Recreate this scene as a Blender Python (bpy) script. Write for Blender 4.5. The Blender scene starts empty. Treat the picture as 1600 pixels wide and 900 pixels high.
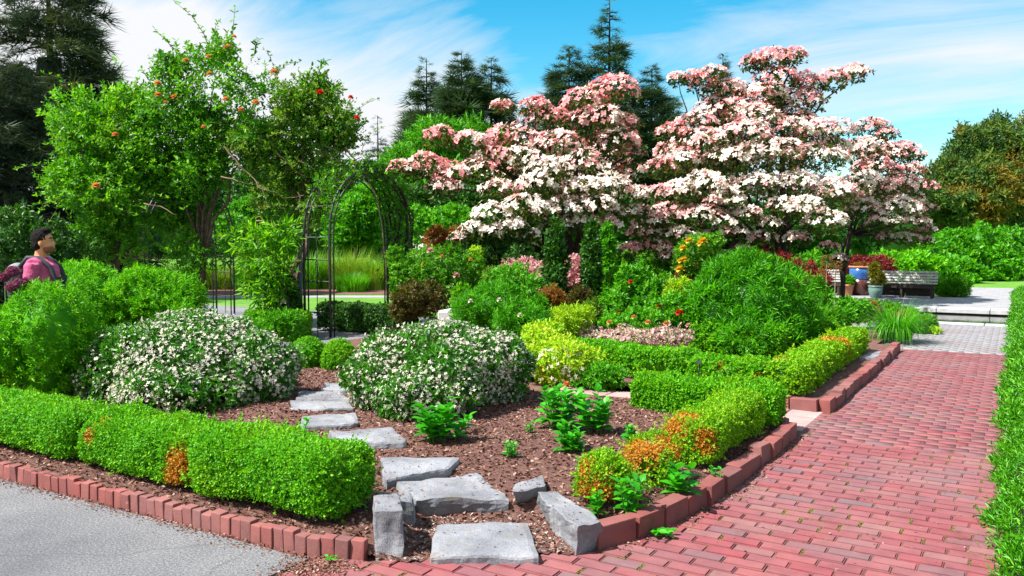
import bpy, bmesh, math, random
import numpy as np
from mathutils import Vector, Matrix, noise as mnoise

# World axes: +Y runs along the brick path away from the viewer, +X to the right of it, Z up, metres.
SC = bpy.context.scene
COL = SC.collection
R = math.radians

# ------------------------------------------------------------------ camera, sky, sun, exposure
cam_d = bpy.data.cameras.new('camera')
cam_d.sensor_width = 36.0
cam_d.lens = 28.8
cam_d.clip_start = 0.05
cam_d.clip_end = 2000
cam = bpy.data.objects.new('camera', cam_d)
cam.location = (0, 0, 1.6)
cam.rotation_euler = (R(90 - 3.13), 0, R(31.6))
COL.objects.link(cam)
SC.camera = cam

SUN_AZ = (-0.60, -0.80)          # horizontal direction towards the sun
SUN_EL = R(54)
world = bpy.data.worlds.new('World')
SC.world = world
world.use_nodes = True
wn, wl = world.node_tree.nodes, world.node_tree.links
wn.clear()
w_out = wn.new('ShaderNodeOutputWorld')
w_bg = wn.new('ShaderNodeBackground')
w_bg.inputs['Strength'].default_value = 0.080
sky = wn.new('ShaderNodeTexSky')
sky.sky_type = 'NISHITA'
sky.sun_disc = False
sky.sun_elevation = SUN_EL
sky.sun_rotation = math.atan2(SUN_AZ[0], SUN_AZ[1])
sky.air_density = 1.0
sky.dust_density = 0.3
sky.ozone_density = 1.3
hs = wn.new('ShaderNodeHueSaturation')
hs.inputs['Saturation'].default_value = 1.56
hs.inputs['Hue'].default_value = 0.474
hs.inputs['Value'].default_value = 1.03
wl.new(sky.outputs[0], hs.inputs['Color'])
# thin cirrus: noise on a plane high above, stretched by the wind
tc = wn.new('ShaderNodeTexCoord')
sep = wn.new('ShaderNodeSeparateXYZ')
wl.new(tc.outputs['Generated'], sep.inputs[0])
zc = wn.new('ShaderNodeMath'); zc.operation = 'MAXIMUM'; zc.inputs[1].default_value = 0.0
wl.new(sep.outputs['Z'], zc.inputs[0])
za = wn.new('ShaderNodeMath'); za.operation = 'ADD'; za.inputs[1].default_value = 0.22
wl.new(zc.outputs[0], za.inputs[0])
dv = wn.new('ShaderNodeVectorMath'); dv.operation = 'DIVIDE'
cz = wn.new('ShaderNodeCombineXYZ')
for i in range(3):
    wl.new(za.outputs[0], cz.inputs[i])
wl.new(tc.outputs['Generated'], dv.inputs[0]); wl.new(cz.outputs[0], dv.inputs[1])
mp = wn.new('ShaderNodeMapping')
mp.inputs['Rotation'].default_value = (0, 0, R(18))
mp.inputs['Scale'].default_value = (0.55, 1.9, 0.0)
mp.inputs['Location'].default_value = (3.1, 1.7, 0)
wl.new(dv.outputs[0], mp.inputs['Vector'])
n1 = wn.new('ShaderNodeTexNoise')
n1.inputs['Scale'].default_value = 1.5; n1.inputs['Detail'].default_value = 9
n1.inputs['Roughness'].default_value = 0.64; n1.inputs['Distortion'].default_value = 0.6
wl.new(mp.outputs[0], n1.inputs['Vector'])
n2 = wn.new('ShaderNodeTexNoise')
n2.inputs['Scale'].default_value = 0.55; n2.inputs['Detail'].default_value = 2
mp2 = wn.new('ShaderNodeMapping'); mp2.inputs['Location'].default_value = (0.35, 3.1, 0)
wl.new(dv.outputs[0], mp2.inputs['Vector']); wl.new(mp2.outputs[0], n2.inputs['Vector'])
sm = wn.new('ShaderNodeMath'); sm.operation = 'MULTIPLY_ADD'
sm.inputs[1].default_value = 3.2
wl.new(n2.outputs['Fac'], sm.inputs[0]); wl.new(n1.outputs['Fac'], sm.inputs[2])
cr = wn.new('ShaderNodeValToRGB')
cr.color_ramp.elements[0].position = 0.0; cr.color_ramp.elements[0].color = (0, 0, 0, 1)
cr.color_ramp.elements[1].position = 1.0; cr.color_ramp.elements[1].color = (1, 1, 1, 1)
mr = wn.new('ShaderNodeMapRange')
mr.inputs['From Min'].default_value = 1.88; mr.inputs['From Max'].default_value = 2.36
wl.new(sm.outputs[0], mr.inputs['Value']); wl.new(mr.outputs[0], cr.inputs[0])
mx = wn.new('ShaderNodeMix'); mx.data_type = 'RGBA'
wl.new(cr.outputs[0], mx.inputs['Factor'])
wl.new(hs.outputs[0], mx.inputs[6])
mx.inputs[7].default_value = (4.9, 5.0, 5.15, 1)
wl.new(mx.outputs[2], w_bg.inputs['Color'])
wl.new(w_bg.outputs[0], w_out.inputs['Surface'])

sun_d = bpy.data.lights.new('sun', 'SUN')
sun_d.energy = 5.0
sun_d.angle = R(0.53)
sun_d.color = (1.0, 0.955, 0.88)
sun = bpy.data.objects.new('sun', sun_d)
sdir = Vector((SUN_AZ[0] * math.cos(SUN_EL), SUN_AZ[1] * math.cos(SUN_EL), math.sin(SUN_EL)))
sun.rotation_euler = (-sdir).to_track_quat('-Z', 'Y').to_euler()
sun.location = (0, 0, 30)
COL.objects.link(sun)

SC.view_settings.view_transform = 'Standard'
SC.view_settings.look = 'None'
SC.view_settings.exposure = 1.28
SC.view_settings.gamma = 1
SC.view_settings.use_curve_mapping = False
try:
    SC.cycles.max_bounces = 6
    SC.cycles.diffuse_bounces = 3
    SC.cycles.glossy_bounces = 2
    SC.cycles.transmission_bounces = 4
    SC.cycles.transparent_max_bounces = 6
    SC.cycles.use_denoising = True
    SC.cycles.denoising_input_passes = 'RGB_ALBEDO_NORMAL'
except Exception:
    pass

# ------------------------------------------------------------------ materials
MATS = {}
AL = 0.78
def tone(c):
    return tuple(v * AL for v in c)
def leaf_tone(c):      # fresh leaves: a little more green, less red
    r, g, b = tone(c)
    return (r * .98, g * 1.22, b * .85) if g > r and g > 2 * b else (r, g, b)
def base_mat(name):
    m = bpy.data.materials.new(name)
    m.use_nodes = True
    nt = m.node_tree
    b = nt.nodes['Principled BSDF']
    MATS[name] = m
    return m, nt, b
def ramp(nt, stops):
    r = nt.nodes.new('ShaderNodeValToRGB')
    el = r.color_ramp.elements
    while len(el) < len(stops):
        el.new(0.5)
    for e, (p, c) in zip(el, stops):
        e.position = p
        e.color = (*c, 1)
    return r
def noise_tex(nt, scale, detail=4, rough=0.55, coord='Object', dist=0):
    t = nt.nodes.new('ShaderNodeTexCoord')
    n = nt.nodes.new('ShaderNodeTexNoise')
    n.inputs['Scale'].default_value = scale
    n.inputs['Detail'].default_value = detail
    n.inputs['Roughness'].default_value = rough
    n.inputs['Distortion'].default_value = dist
    nt.links.new(t.outputs[coord], n.inputs['Vector'])
    return n
def geo_noise(nt, scale, detail=4, rough=0.55):
    g = nt.nodes.new('ShaderNodeNewGeometry')
    n = nt.nodes.new('ShaderNodeTexNoise')
    n.inputs['Scale'].default_value = scale
    n.inputs['Detail'].default_value = detail
    n.inputs['Roughness'].default_value = rough
    nt.links.new(g.outputs['Position'], n.inputs['Vector'])
    return n
def mixc(nt, fac, a, b, mode='MIX'):
    m = nt.nodes.new('ShaderNodeMix')
    m.data_type = 'RGBA'
    m.blend_type = mode
    for sock, v in ((m.inputs['Factor'], fac), (m.inputs[6], a), (m.inputs[7], b)):
        if hasattr(v, 'links') or hasattr(v, 'is_linked'):
            nt.links.new(v, sock)
        elif isinstance(v, (int, float)):
            sock.default_value = v
        else:
            sock.default_value = (*v, 1)
    return m.outputs[2]
def bump(nt, b, height, strength, dist):
    n = nt.nodes.new('ShaderNodeBump')
    n.inputs['Strength'].default_value = strength
    n.inputs['Distance'].default_value = dist
    nt.links.new(height, n.inputs['Height'])
    nt.links.new(n.outputs[0], b.inputs['Normal'])

def leaf_mat(name, cols, trans=0.3, rough=0.45, spec=0.35, tcol=None, patch=None):
    """leaf: each leaf takes its tone from the mesh attribute rnd; thin leaves let some light through"""
    m, nt, b = base_mat(name)
    at = nt.nodes.new('ShaderNodeAttribute'); at.attribute_name = 'rnd'
    k = len(cols)
    r = ramp(nt, [(i / (k - 1), leaf_tone(c)) for i, c in enumerate(cols)])
    nt.links.new(at.outputs['Fac'], r.inputs[0])
    col = r.outputs[0]
    if patch:
        n = geo_noise(nt, patch[1], 2)
        rr = ramp(nt, [(0.52, (0, 0, 0)), (0.66, (1, 1, 1))])
        nt.links.new(n.outputs['Fac'], rr.inputs[0])
        mm = nt.nodes.new('ShaderNodeMath'); mm.operation = 'MULTIPLY'; mm.inputs[1].default_value = patch[2]
        nt.links.new(rr.outputs[0], mm.inputs[0])
        col = mixc(nt, mm.outputs[0], col, leaf_tone(patch[0]))
    nt.links.new(col, b.inputs['Base Color'])
    b.inputs['Roughness'].default_value = rough
    b.inputs['Specular IOR Level'].default_value = spec
    tr = nt.nodes.new('ShaderNodeBsdfTranslucent')
    tc_ = mixc(nt, 1.0, col, tcol or (1.25, 1.15, 0.5), 'MULTIPLY')
    nt.links.new(tc_, tr.inputs['Color'])
    ms = nt.nodes.new('ShaderNodeMixShader'); ms.inputs[0].default_value = trans + (.07 if trans > .2 else 0)
    nt.links.new(b.outputs[0], ms.inputs[1]); nt.links.new(tr.outputs[0], ms.inputs[2])
    nt.links.new(ms.outputs[0], nt.nodes['Material Output'].inputs['Surface'])
    return m

def solid_mat(name, cols, scale=8, rough=0.7, detail=6, bmp=0.3, bdist=0.01, metal=0, coord='Object', spec=0.4):
    m, nt, b = base_mat(name)
    n = noise_tex(nt, scale, detail, 0.6, coord)
    k = len(cols)
    r = ramp(nt, [(0.3 + 0.4 * i / max(1, k - 1), tone(c)) for i, c in enumerate(cols)])
    nt.links.new(n.outputs['Fac'], r.inputs[0])
    nt.links.new(r.outputs[0], b.inputs['Base Color'])
    b.inputs['Roughness'].default_value = rough
    b.inputs['Metallic'].default_value = metal
    b.inputs['Specular IOR Level'].default_value = spec
    if bmp:
        n2_ = noise_tex(nt, scale * 4, 8, 0.65, coord)
        bump(nt, b, n2_.outputs['Fac'], bmp, bdist)
    return m

leaf_mat('box_leaf', [(.045, .20, .002), (.085, .31, .003), (.14, .41, .004), (.27, .52, .010)], .3, .5, .25, patch=((.24, .44, .006), 2.2, .55))
leaf_mat('box_lime', [(.08, .24, .003), (.15, .36, .004), (.25, .45, .006), (.38, .50, .01)], .3, .5, .25)
leaf_mat('box_yellow', [(.08, .22, .004), (.20, .36, .008), (.33, .40, .01), (.45, .38, .01)], .28, .45)
leaf_mat('scorched_leaf', [(.45, .13, .008), (.60, .22, .01), (.62, .36, .03), (.40, .10, .01)], .25, .6)
leaf_mat('spurge_leaf', [(.05, .23, .003), (.10, .36, .004), (.17, .47, .006), (.32, .56, .015)], .32, .5, .25)
leaf_mat('choisya_leaf', [(.018, .085, .006), (.04, .16, .010), (.07, .25, .012), (.13, .34, .02)], .25, .36, .45)
leaf_mat('white_petal', [(.80, .74, .60), (.86, .83, .74), (.84, .72, .58), (.88, .86, .80)], .25, .6, tcol=(1, .98, .9))
leaf_mat('vine_leaf', [(.03, .11, .010), (.065, .22, .012), (.12, .34, .010), (.28, .46, .015)], .42, .45)
leaf_mat('vine_bright', [(.045, .16, .006), (.09, .29, .006), (.16, .42, .008), (.32, .52, .02)], .42, .48, patch=((.24, .40, .02), 1.3, .5))
leaf_mat('spruce_leaf', [(.024, .046, .042), (.045, .080, .060), (.080, .12, .065), (.17, .18, .08)], .18, .6, .2)
leaf_mat('fir_leaf', [(.028, .060, .045), (.046, .095, .058), (.070, .13, .066), (.12, .19, .085)], .18, .6, .2)
leaf_mat('blue_conifer', [(.05, .09, .10), (.08, .13, .14), (.11, .17, .18)], .1, .6, .2)
leaf_mat('tree_leaf', [(.03, .15, .006), (.06, .25, .006), (.10, .34, .008), (.18, .42, .02)], .35, .5)
leaf_mat('dark_leaf', [(.014, .06, .010), (.028, .10, .012), (.05, .15, .014), (.09, .20, .02)], .25, .48)
leaf_mat('cedar_leaf', [(.03, .08, .04), (.06, .13, .04), (.12, .18, .03), (.22, .20, .03)], .25, .6, .2, patch=((.36, .19, .02), .32, .65))
leaf_mat('mid_leaf', [(.035, .17, .005), (.065, .28, .006), (.12, .39, .008), (.22, .47, .015)], .32, .48)
leaf_mat('willow_leaf', [(.032, .18, .006), (.062, .28, .007), (.105, .39, .008), (.20, .51, .03)], .34, .45)
leaf_mat('lime_leaf', [(.20, .38, .008), (.34, .52, .012), (.48, .60, .02), (.58, .64, .05)], .3, .5)
leaf_mat('yellow_olive', [(.12, .16, .01), (.22, .22, .012), (.34, .28, .015)], .3, .5)
leaf_mat('pale_mix', [(.06, .22, .015), (.88, .40, .48), (.10, .30, .02), (.95, .66, .70), (.90, .48, .56), (.07, .25, .02)], .3, .6, tcol=(1, .8, .8))
leaf_mat('yellow_leaf', [(.16, .40, .008), (.36, .56, .012), (.58, .64, .03), (.78, .70, .14)], .3, .5)
leaf_mat('bract', [(.85, .22, .27), (.98, .42, .46), (1.04, .66, .64), (1.05, .88, .82)], .32, .6, tcol=(1.0, .55, .55))
leaf_mat('bract_white', [(1.0, .74, .68), (1.05, .90, .82), (1.06, .99, .90), (1.06, 1.02, .95)], .28, .6, tcol=(1.0, .75, .7))
leaf_mat('dogwood_leaf', [(.014, .055, .008), (.03, .085, .010), (.09, .10, .012), (.18, .12, .02)], .3, .45)
leaf_mat('maple_red', [(.10, .012, .02), (.20, .022, .03), (.32, .035, .035), (.40, .07, .05)], .3, .5, tcol=(1.4, .5, .5))
leaf_mat('rust_leaf', [(.14, .05, .01), (.26, .10, .014), (.34, .15, .02), (.12, .10, .014)], .3, .5)
leaf_mat('olive_vine', [(.06, .11, .02), (.10, .20, .02), (.17, .30, .025), (.28, .23, .10)], .4, .5)
leaf_mat('bronze_leaf', [(.05, .05, .01), (.10, .06, .012), (.09, .11, .012), (.20, .09, .02)], .3, .5)
leaf_mat('pink_petal', [(.60, .20, .26), (.72, .36, .38), (.78, .52, .48), (.66, .28, .30)], .3, .6, tcol=(1, .7, .7))
leaf_mat('orange_petal', [(.80, .22, .05), (.85, .34, .08), (.86, .44, .20), (.84, .26, .16)], .3, .6, tcol=(1, .8, .5))
leaf_mat('yellow_petal', [(.85, .48, .02), (.88, .58, .03), (.88, .66, .08)], .3, .6, tcol=(1, .9, .4))
leaf_mat('red_petal', [(.75, .02, .015), (.82, .04, .02), (.70, .015, .02)], .3, .5, tcol=(1, .4, .4))
leaf_mat('rose_petal', [(.82, .34, .38), (.86, .48, .48), (.88, .62, .58)], .3, .6, tcol=(1, .7, .7))
leaf_mat('purple_head', [(.20, .035, .10), (.32, .06, .17), (.42, .12, .26)], .2, .6)
leaf_mat('herb_leaf', [(.035, .26, .012), (.055, .36, .016), (.09, .46, .02)], .32, .42, .4)
leaf_mat('yew_leaf', [(.03, .17, .004), (.06, .27, .005), (.12, .38, .008), (.24, .50, .02)], .3, .4)
leaf_mat('meadow_grass', [(.10, .26, .015), (.14, .34, .02), (.26, .36, .04), (.36, .34, .07)], .35, .55)
leaf_mat('moss', [(.10, .16, .01), (.18, .22, .015), (.26, .20, .03)], .2, .7)
leaf_mat('bark_chip', [(.10, .042, .03), (.17, .075, .053), (.25, .13, .098), (.44, .31, .25)], .0, .85, .2)
solid_mat('bark', [(.05, .03, .02), (.11, .07, .045), (.19, .13, .09)], 9, .9, bmp=.8, bdist=.02)
solid_mat('pale_twig', [(.24, .15, .09), (.36, .25, .16)], 14, .85, bmp=.5)
solid_mat('dark_bark', [(.018, .012, .010), (.045, .030, .022)], 9, .9, bmp=.8, bdist=.02)
solid_mat('green_stem', [(.06, .18, .02), (.10, .24, .03)], 14, .6, bmp=0)
solid_mat('dry_stem', [(.30, .26, .16), (.40, .36, .24)], 14, .7, bmp=0)
solid_mat('iron', [(.006, .006, .008), (.014, .013, .015), (.04, .028, .022)], 12, .5, bmp=.15, spec=.5)
solid_mat('blue_iron', [(.05, .07, .12), (.08, .10, .17)], 12, .45, bmp=.15, spec=.5)
solid_mat('bench_wood', [(.34, .32, .31), (.46, .44, .43), (.56, .54, .53)], 14, .75, bmp=.3, bdist=.004)
solid_mat('dark_wood', [(.025, .018, .014), (.06, .042, .03)], 14, .8, bmp=.3, bdist=.004)
solid_mat('skin', [(.60, .25, .12), (.70, .30, .15)], 7, .5, bmp=.05, bdist=.002)
solid_mat('hair', [(.006, .005, .006), (.02, .016, .016)], 60, .85, bmp=1., bdist=.01, spec=.15)
solid_mat('stubble', [(.16, .065, .035), (.26, .11, .06)], 90, .7, bmp=.3, bdist=.002)
solid_mat('pink_cloth', [(.58, .09, .22), (.74, .18, .34)], 7, .9, bmp=.9, bdist=.02, spec=.1)
solid_mat('denim', [(.03, .035, .06), (.06, .07, .11)], 20, .9, bmp=.2)
solid_mat('pack_grey', [(.20, .22, .25), (.32, .34, .38)], 12, .8, bmp=.3, bdist=.004)
solid_mat('pack_dark', [(.025, .027, .04), (.05, .055, .075)], 18, .75, bmp=.3, bdist=.004)
solid_mat('shoe', [(.03, .03, .03), (.06, .055, .05)], 18, .7, bmp=.1)
solid_mat('eye_white', [(.7, .68, .65), (.75, .73, .7)], 5, .3, bmp=0)
solid_mat('terracotta', [(.40, .17, .08), (.55, .26, .13)], 6, .8, bmp=.2, bdist=.004)
solid_mat('glaze_brown', [(.06, .025, .018), (.14, .045, .035)], 4, .25, bmp=.05, spec=.6)
solid_mat('glaze_blue', [(.02, .05, .26), (.04, .14, .42), (.06, .22, .45)], 3, .2, bmp=.05, spec=.6)
solid_mat('glaze_green', [(.12, .24, .21), (.20, .34, .29)], 4, .3, bmp=.05, spec=.6)
solid_mat('soil', [(.03, .018, .012), (.07, .045, .03)], 12, .95, bmp=.8, bdist=.02)
solid_mat('pale_stone', [(.46, .45, .46), (.60, .59, .59), (.68, .67, .66)], 5, .85, bmp=.4, bdist=.01)
solid_mat('coping', [(.34, .34, .36), (.46, .46, .48), (.55, .55, .57)], 5, .85, bmp=.4, bdist=.01)
solid_mat('pond_wall', [(.02, .018, .015), (.05, .045, .04)], 5, .9, bmp=.6, bdist=.02)
solid_mat('plaque', [(.02, .02, .022), (.05, .05, .055)], 5, .4, bmp=0)
solid_mat('far_slope', [(.02, .06, .015), (.04, .10, .02)], .3, .95, bmp=0)

def granite():
    m, nt, b = base_mat('granite')
    big = noise_tex(nt, 3.2, 5, .6)
    r = ramp(nt, [(.30, (.115, .118, .138)), (.48, (.175, .181, .205)), (.66, (.255, .262, .29))])
    nt.links.new(big.outputs['Fac'], r.inputs[0])
    fine = noise_tex(nt, 130, 3, .7)
    r2 = ramp(nt, [(.36, (.30, .30, .32)), (.47, (1, 1, 1)), (.60, (1, 1, 1)), (.70, (1.35, 1.35, 1.33))])
    nt.links.new(fine.outputs['Fac'], r2.inputs[0])
    c = mixc(nt, .75, r.outputs[0], r2.outputs[0], 'MULTIPLY')
    st = noise_tex(nt, 6, 4, .6, dist=1.0)
    r3 = ramp(nt, [(.56, (0, 0, 0)), (.72, (1, 1, 1))])
    nt.links.new(st.outputs['Fac'], r3.inputs[0])
    mm = nt.nodes.new('ShaderNodeMath'); mm.operation = 'MULTIPLY'; mm.inputs[1].default_value = .6
    nt.links.new(r3.outputs[0], mm.inputs[0])
    c = mixc(nt, mm.outputs[0], c, (.15, .115, .09))
    li = noise_tex(nt, 14, 6, .65)
    r6 = ramp(nt, [(.60, (0, 0, 0)), (.66, (.55, .55, .55))])
    nt.links.new(li.outputs['Fac'], r6.inputs[0])
    c = mixc(nt, r6.outputs[0], c, (.17, .165, .12))
    dk = noise_tex(nt, 22, 5, .7)
    r8 = ramp(nt, [(.62, (0, 0, 0)), (.68, (.6, .6, .6))])
    nt.links.new(dk.outputs['Fac'], r8.inputs[0])
    c = mixc(nt, r8.outputs[0], c, (.09, .088, .09))
    nt.links.new(c, b.inputs['Base Color'])
    b.inputs['Roughness'].default_value = .85
    h = noise_tex(nt, 28, 9, .7)
    bump(nt, b, h.outputs['Fac'], .55, .012)
granite()

def brick_mat(name, stops, salt=.35, joint_moss=True):
    m, nt, b = base_mat(name)
    at = nt.nodes.new('ShaderNodeAttribute'); at.attribute_name = 'rnd'
    oi = nt.nodes.new('ShaderNodeObjectInfo')
    ad = nt.nodes.new('ShaderNodeMath'); ad.operation = 'ADD'
    nt.links.new(at.outputs['Fac'], ad.inputs[0]); nt.links.new(oi.outputs['Random'], ad.inputs[1])
    fr = nt.nodes.new('ShaderNodeMath'); fr.operation = 'FRACT'
    nt.links.new(ad.outputs[0], fr.inputs[0])
    r = ramp(nt, [(p_, tone(c_)) for p_, c_ in stops])
    nt.links.new(fr.outputs[0], r.inputs[0])
    n = geo_noise(nt, 7, 6, .65)
    r2 = ramp(nt, [(.3, (.72, .72, .75)), (.5, (1, 1, 1)), (.72, (1.25, 1.2, 1.2))])
    nt.links.new(n.outputs['Fac'], r2.inputs[0])
    c = mixc(nt, .9, r.outputs[0], r2.outputs[0], 'MULTIPLY')
    n3 = geo_noise(nt, 1.1, 3, .6)
    r4 = ramp(nt, [(.42, (0, 0, 0)), (.62, (1, 1, 1))])
    nt.links.new(n3.outputs['Fac'], r4.inputs[0])
    m2 = nt.nodes.new('ShaderNodeMath'); m2.operation = 'MULTIPLY'; m2.inputs[1].default_value = .35
    nt.links.new(r4.outputs[0], m2.inputs[0])
    c = mixc(nt, m2.outputs[0], c, (.20, .115, .115))
    n4 = geo_noise(nt, 16, 7, .72)
    r5 = ramp(nt, [(.655, (0, 0, 0)), (.72, (1, 1, 1))])
    nt.links.new(n4.outputs['Fac'], r5.inputs[0])
    m3 = nt.nodes.new('ShaderNodeMath'); m3.operation = 'MULTIPLY'; m3.inputs[1].default_value = salt
    nt.links.new(r5.outputs[0], m3.inputs[0])
    c = mixc(nt, m3.outputs[0], c, (.62, .52, .50))
    nt.links.new(c, b.inputs['Base Color'])
    b.inputs['Roughness'].default_value = .82
    h = geo_noise(nt, 60, 6, .7)
    bump(nt, b, h.outputs['Fac'], .4, .006)
brick_mat('brick', [(0, (.27, .055, .065)), (.25, (.23, .063, .074)), (.45, (.29, .085, .090)), (.62, (.22, .068, .084)), (.78, (.27, .115, .11)), (.90, (.21, .078, .088)), (.96, (.19, .088, .10)), (1, (.16, .095, .11))])
brick_mat('curb_brick', [(0, (.27, .062, .055)), (.3, (.21, .058, .053)), (.6, (.30, .082, .070)), (.85, (.175, .056, .052)), (1, (.31, .10, .085))], .25)
brick_mat('pink_paver', [(0, (.46, .27, .26)), (.5, (.52, .34, .32)), (1, (.40, .24, .24))], .3)
brick_mat('grey_paver', [(0, (.275, .27, .29)), (.5, (.295, .29, .31)), (1, (.26, .255, .275))], .05)

def ground_mats():
    m, nt, b = base_mat('mulch')
    n = geo_noise(nt, 26, 8, .7)
    r = ramp(nt, [(.28, (.055, .022, .017)), (.45, (.13, .054, .042)), (.58, (.185, .088, .070)), (.74, (.29, .18, .15))])
    nt.links.new(n.outputs['Fac'], r.inputs[0]); nt.links.new(r.outputs[0], b.inputs['Base Color'])
    b.inputs['Roughness'].default_value = .95
    h = geo_noise(nt, 55, 8, .75); bump(nt, b, h.outputs['Fac'], 1.0, .03)
    m, nt, b = base_mat('asphalt')
    n = geo_noise(nt, 75, 5, .85)
    r = ramp(nt, [(.34, (.05, .052, .06)), (.47, (.14, .143, .157)), (.55, (.18, .183, .198)), (.66, (.38, .38, .395))])
    nt.links.new(n.outputs['Fac'], r.inputs[0])
    n2_ = geo_noise(nt, 1.3, 5, .6)
    r2 = ramp(nt, [(.3, (.82, .82, .84)), (.7, (1.16, 1.15, 1.14))])
    nt.links.new(n2_.outputs['Fac'], r2.inputs[0])
    c = mixc(nt, 1, r.outputs[0], r2.outputs[0], 'MULTIPLY')
    n5 = geo_noise(nt, 3.5, 6, .7)
    r5 = ramp(nt, [(.60, (0, 0, 0)), (.75, (.4, .4, .4))])
    nt.links.new(n5.outputs['Fac'], r5.inputs[0])
    c = mixc(nt, r5.outputs[0], c, (.16, .13, .10))
    g = nt.nodes.new('ShaderNodeNewGeometry')
    wv = geo_noise(nt, 2.0, 4, .6)
    wm = nt.nodes.new('ShaderNodeVectorMath'); wm.operation = 'MULTIPLY_ADD'; wm.inputs[1].default_value = (.35, .35, 0)
    nt.links.new(wv.outputs['Color'], wm.inputs[0]); nt.links.new(g.outputs['Position'], wm.inputs[2])
    vo = nt.nodes.new('ShaderNodeTexVoronoi'); vo.feature = 'DISTANCE_TO_EDGE'; vo.inputs['Scale'].default_value = .75
    nt.links.new(wm.outputs[0], vo.inputs['Vector'])
    rv = ramp(nt, [(.0, (.38, .38, .38)), (.008, (0, 0, 0))])
    nt.links.new(vo.outputs['Distance'], rv.inputs[0])
    c = mixc(nt, rv.outputs[0], c, (.045, .04, .038))
    n7 = geo_noise(nt, .55, 4, .65)
    r7 = ramp(nt, [(.42, (.84, .84, .85)), (.5, (1, 1, 1)), (.6, (1.14, 1.13, 1.11))])
    nt.links.new(n7.outputs['Fac'], r7.inputs[0])
    c = mixc(nt, 1, c, r7.outputs[0], 'MULTIPLY')
    nt.links.new(c, b.inputs['Base Color'])
    b.inputs['Roughness'].default_value = .9
    h = geo_noise(nt, 80, 5, .85); bump(nt, b, h.outputs['Fac'], 1.0, .012)
    m, nt, b = base_mat('joint_sand')
    n = geo_noise(nt, 9, 6, .7)
    r = ramp(nt, [(.35, (.09, .032, .03)), (.52, (.14, .055, .05)), (.62, (.12, .09, .03)), (.74, (.15, .14, .025))])
    nt.links.new(n.outputs['Fac'], r.inputs[0]); nt.links.new(r.outputs[0], b.inputs['Base Color'])
    b.inputs['Roughness'].default_value = .95
    h = geo_noise(nt, 70, 6, .7); bump(nt, b, h.outputs['Fac'], .8, .01)
    m, nt, b = base_mat('lawn')
    n = geo_noise(nt, 1.2, 8, .7)
    r = ramp(nt, [(.3, (.06, .18, .009)), (.5, (.09, .25, .012)), (.7, (.14, .29, .02))])
    nt.links.new(n.outputs['Fac'], r.inputs[0]); nt.links.new(r.outputs[0], b.inputs['Base Color'])
    b.inputs['Roughness'].default_value = .9
    h = geo_noise(nt, 40, 6, .8); bump(nt, b, h.outputs['Fac'], 1, .03)
    m, nt, b = base_mat('paving')
    g = nt.nodes.new('ShaderNodeNewGeometry')
    bt = nt.nodes.new('ShaderNodeTexBrick')
    nt.links.new(g.outputs['Position'], bt.inputs['Vector'])
    bt.inputs['Color1'].default_value = (.27, .265, .28, 1); bt.inputs['Color2'].default_value = (.235, .23, .245, 1)
    bt.inputs['Mortar'].default_value = (.20, .20, .22, 1)
    bt.inputs['Scale'].default_value = 1; bt.inputs['Brick Width'].default_value = .3; bt.inputs['Row Height'].default_value = .15
    bt.inputs['Mortar Size'].default_value = .008
    n = geo_noise(nt, 2.5, 5, .6)
    r = ramp(nt, [(.3, (.85, .85, .85)), (.7, (1.15, 1.15, 1.15))]); nt.links.new(n.outputs['Fac'], r.inputs[0])
    c = mixc(nt, 1, bt.outputs['Color'], r.outputs[0], 'MULTIPLY')
    nt.links.new(c, b.inputs['Base Color']); b.inputs['Roughness'].default_value = .85
    m, nt, b = base_mat('pond_water')
    b.inputs['Base Color'].default_value = (.012, .016, .010, 1)
    b.inputs['Roughness'].default_value = .04
    n = geo_noise(nt, 6, 3, .5); bump(nt, b, n.outputs['Fac'], .12, .02)
    m, nt, b = base_mat('jet_water')
    b.inputs['Base Color'].default_value = (.82, .86, .9, 1)
    b.inputs['Roughness'].default_value = .3
ground_mats()

# ------------------------------------------------------------------ builders
rng = np.random.default_rng(11)
random.seed(5)
def unit(v):
    return v / np.maximum(np.linalg.norm(v, axis=-1, keepdims=True), 1e-9)
def lump(P, freq, seed):
    r = np.random.default_rng(seed)
    s = np.zeros(len(P))
    for i in range(7):
        k = r.normal(size=3); k = k / np.linalg.norm(k) * freq * r.uniform(.6, 1.7)
        s += np.sin(P @ k + r.uniform(0, 6.28))
    return s / 7 ** .5

def tag(o, label, cat=None, group=None, kind=None):
    o['label'] = label
    if cat: o['category'] = cat
    if group: o['group'] = group
    if kind: o['kind'] = kind
    return o
def empty(name, loc=(0, 0, 0), rz=0):
    o = bpy.data.objects.new(name, None)
    o.location = loc; o.rotation_euler = (0, 0, rz)
    o.empty_display_size = .2
    COL.objects.link(o)
    return o
def add_obj(name, me, mat=None, parent=None, world_space=True):
    o = bpy.data.objects.new(name, me)
    COL.objects.link(o)
    if mat is not None and not len(me.materials):
        me.materials.append(MATS[mat])
    if parent is not None:
        o.parent = parent
        if world_space:      # geometry is given in world metres: keep it there
            o.matrix_parent_inverse = PINV.get(parent.name) or Matrix.Translation(-Vector(parent.location))
    return o
PINV = {}

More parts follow.
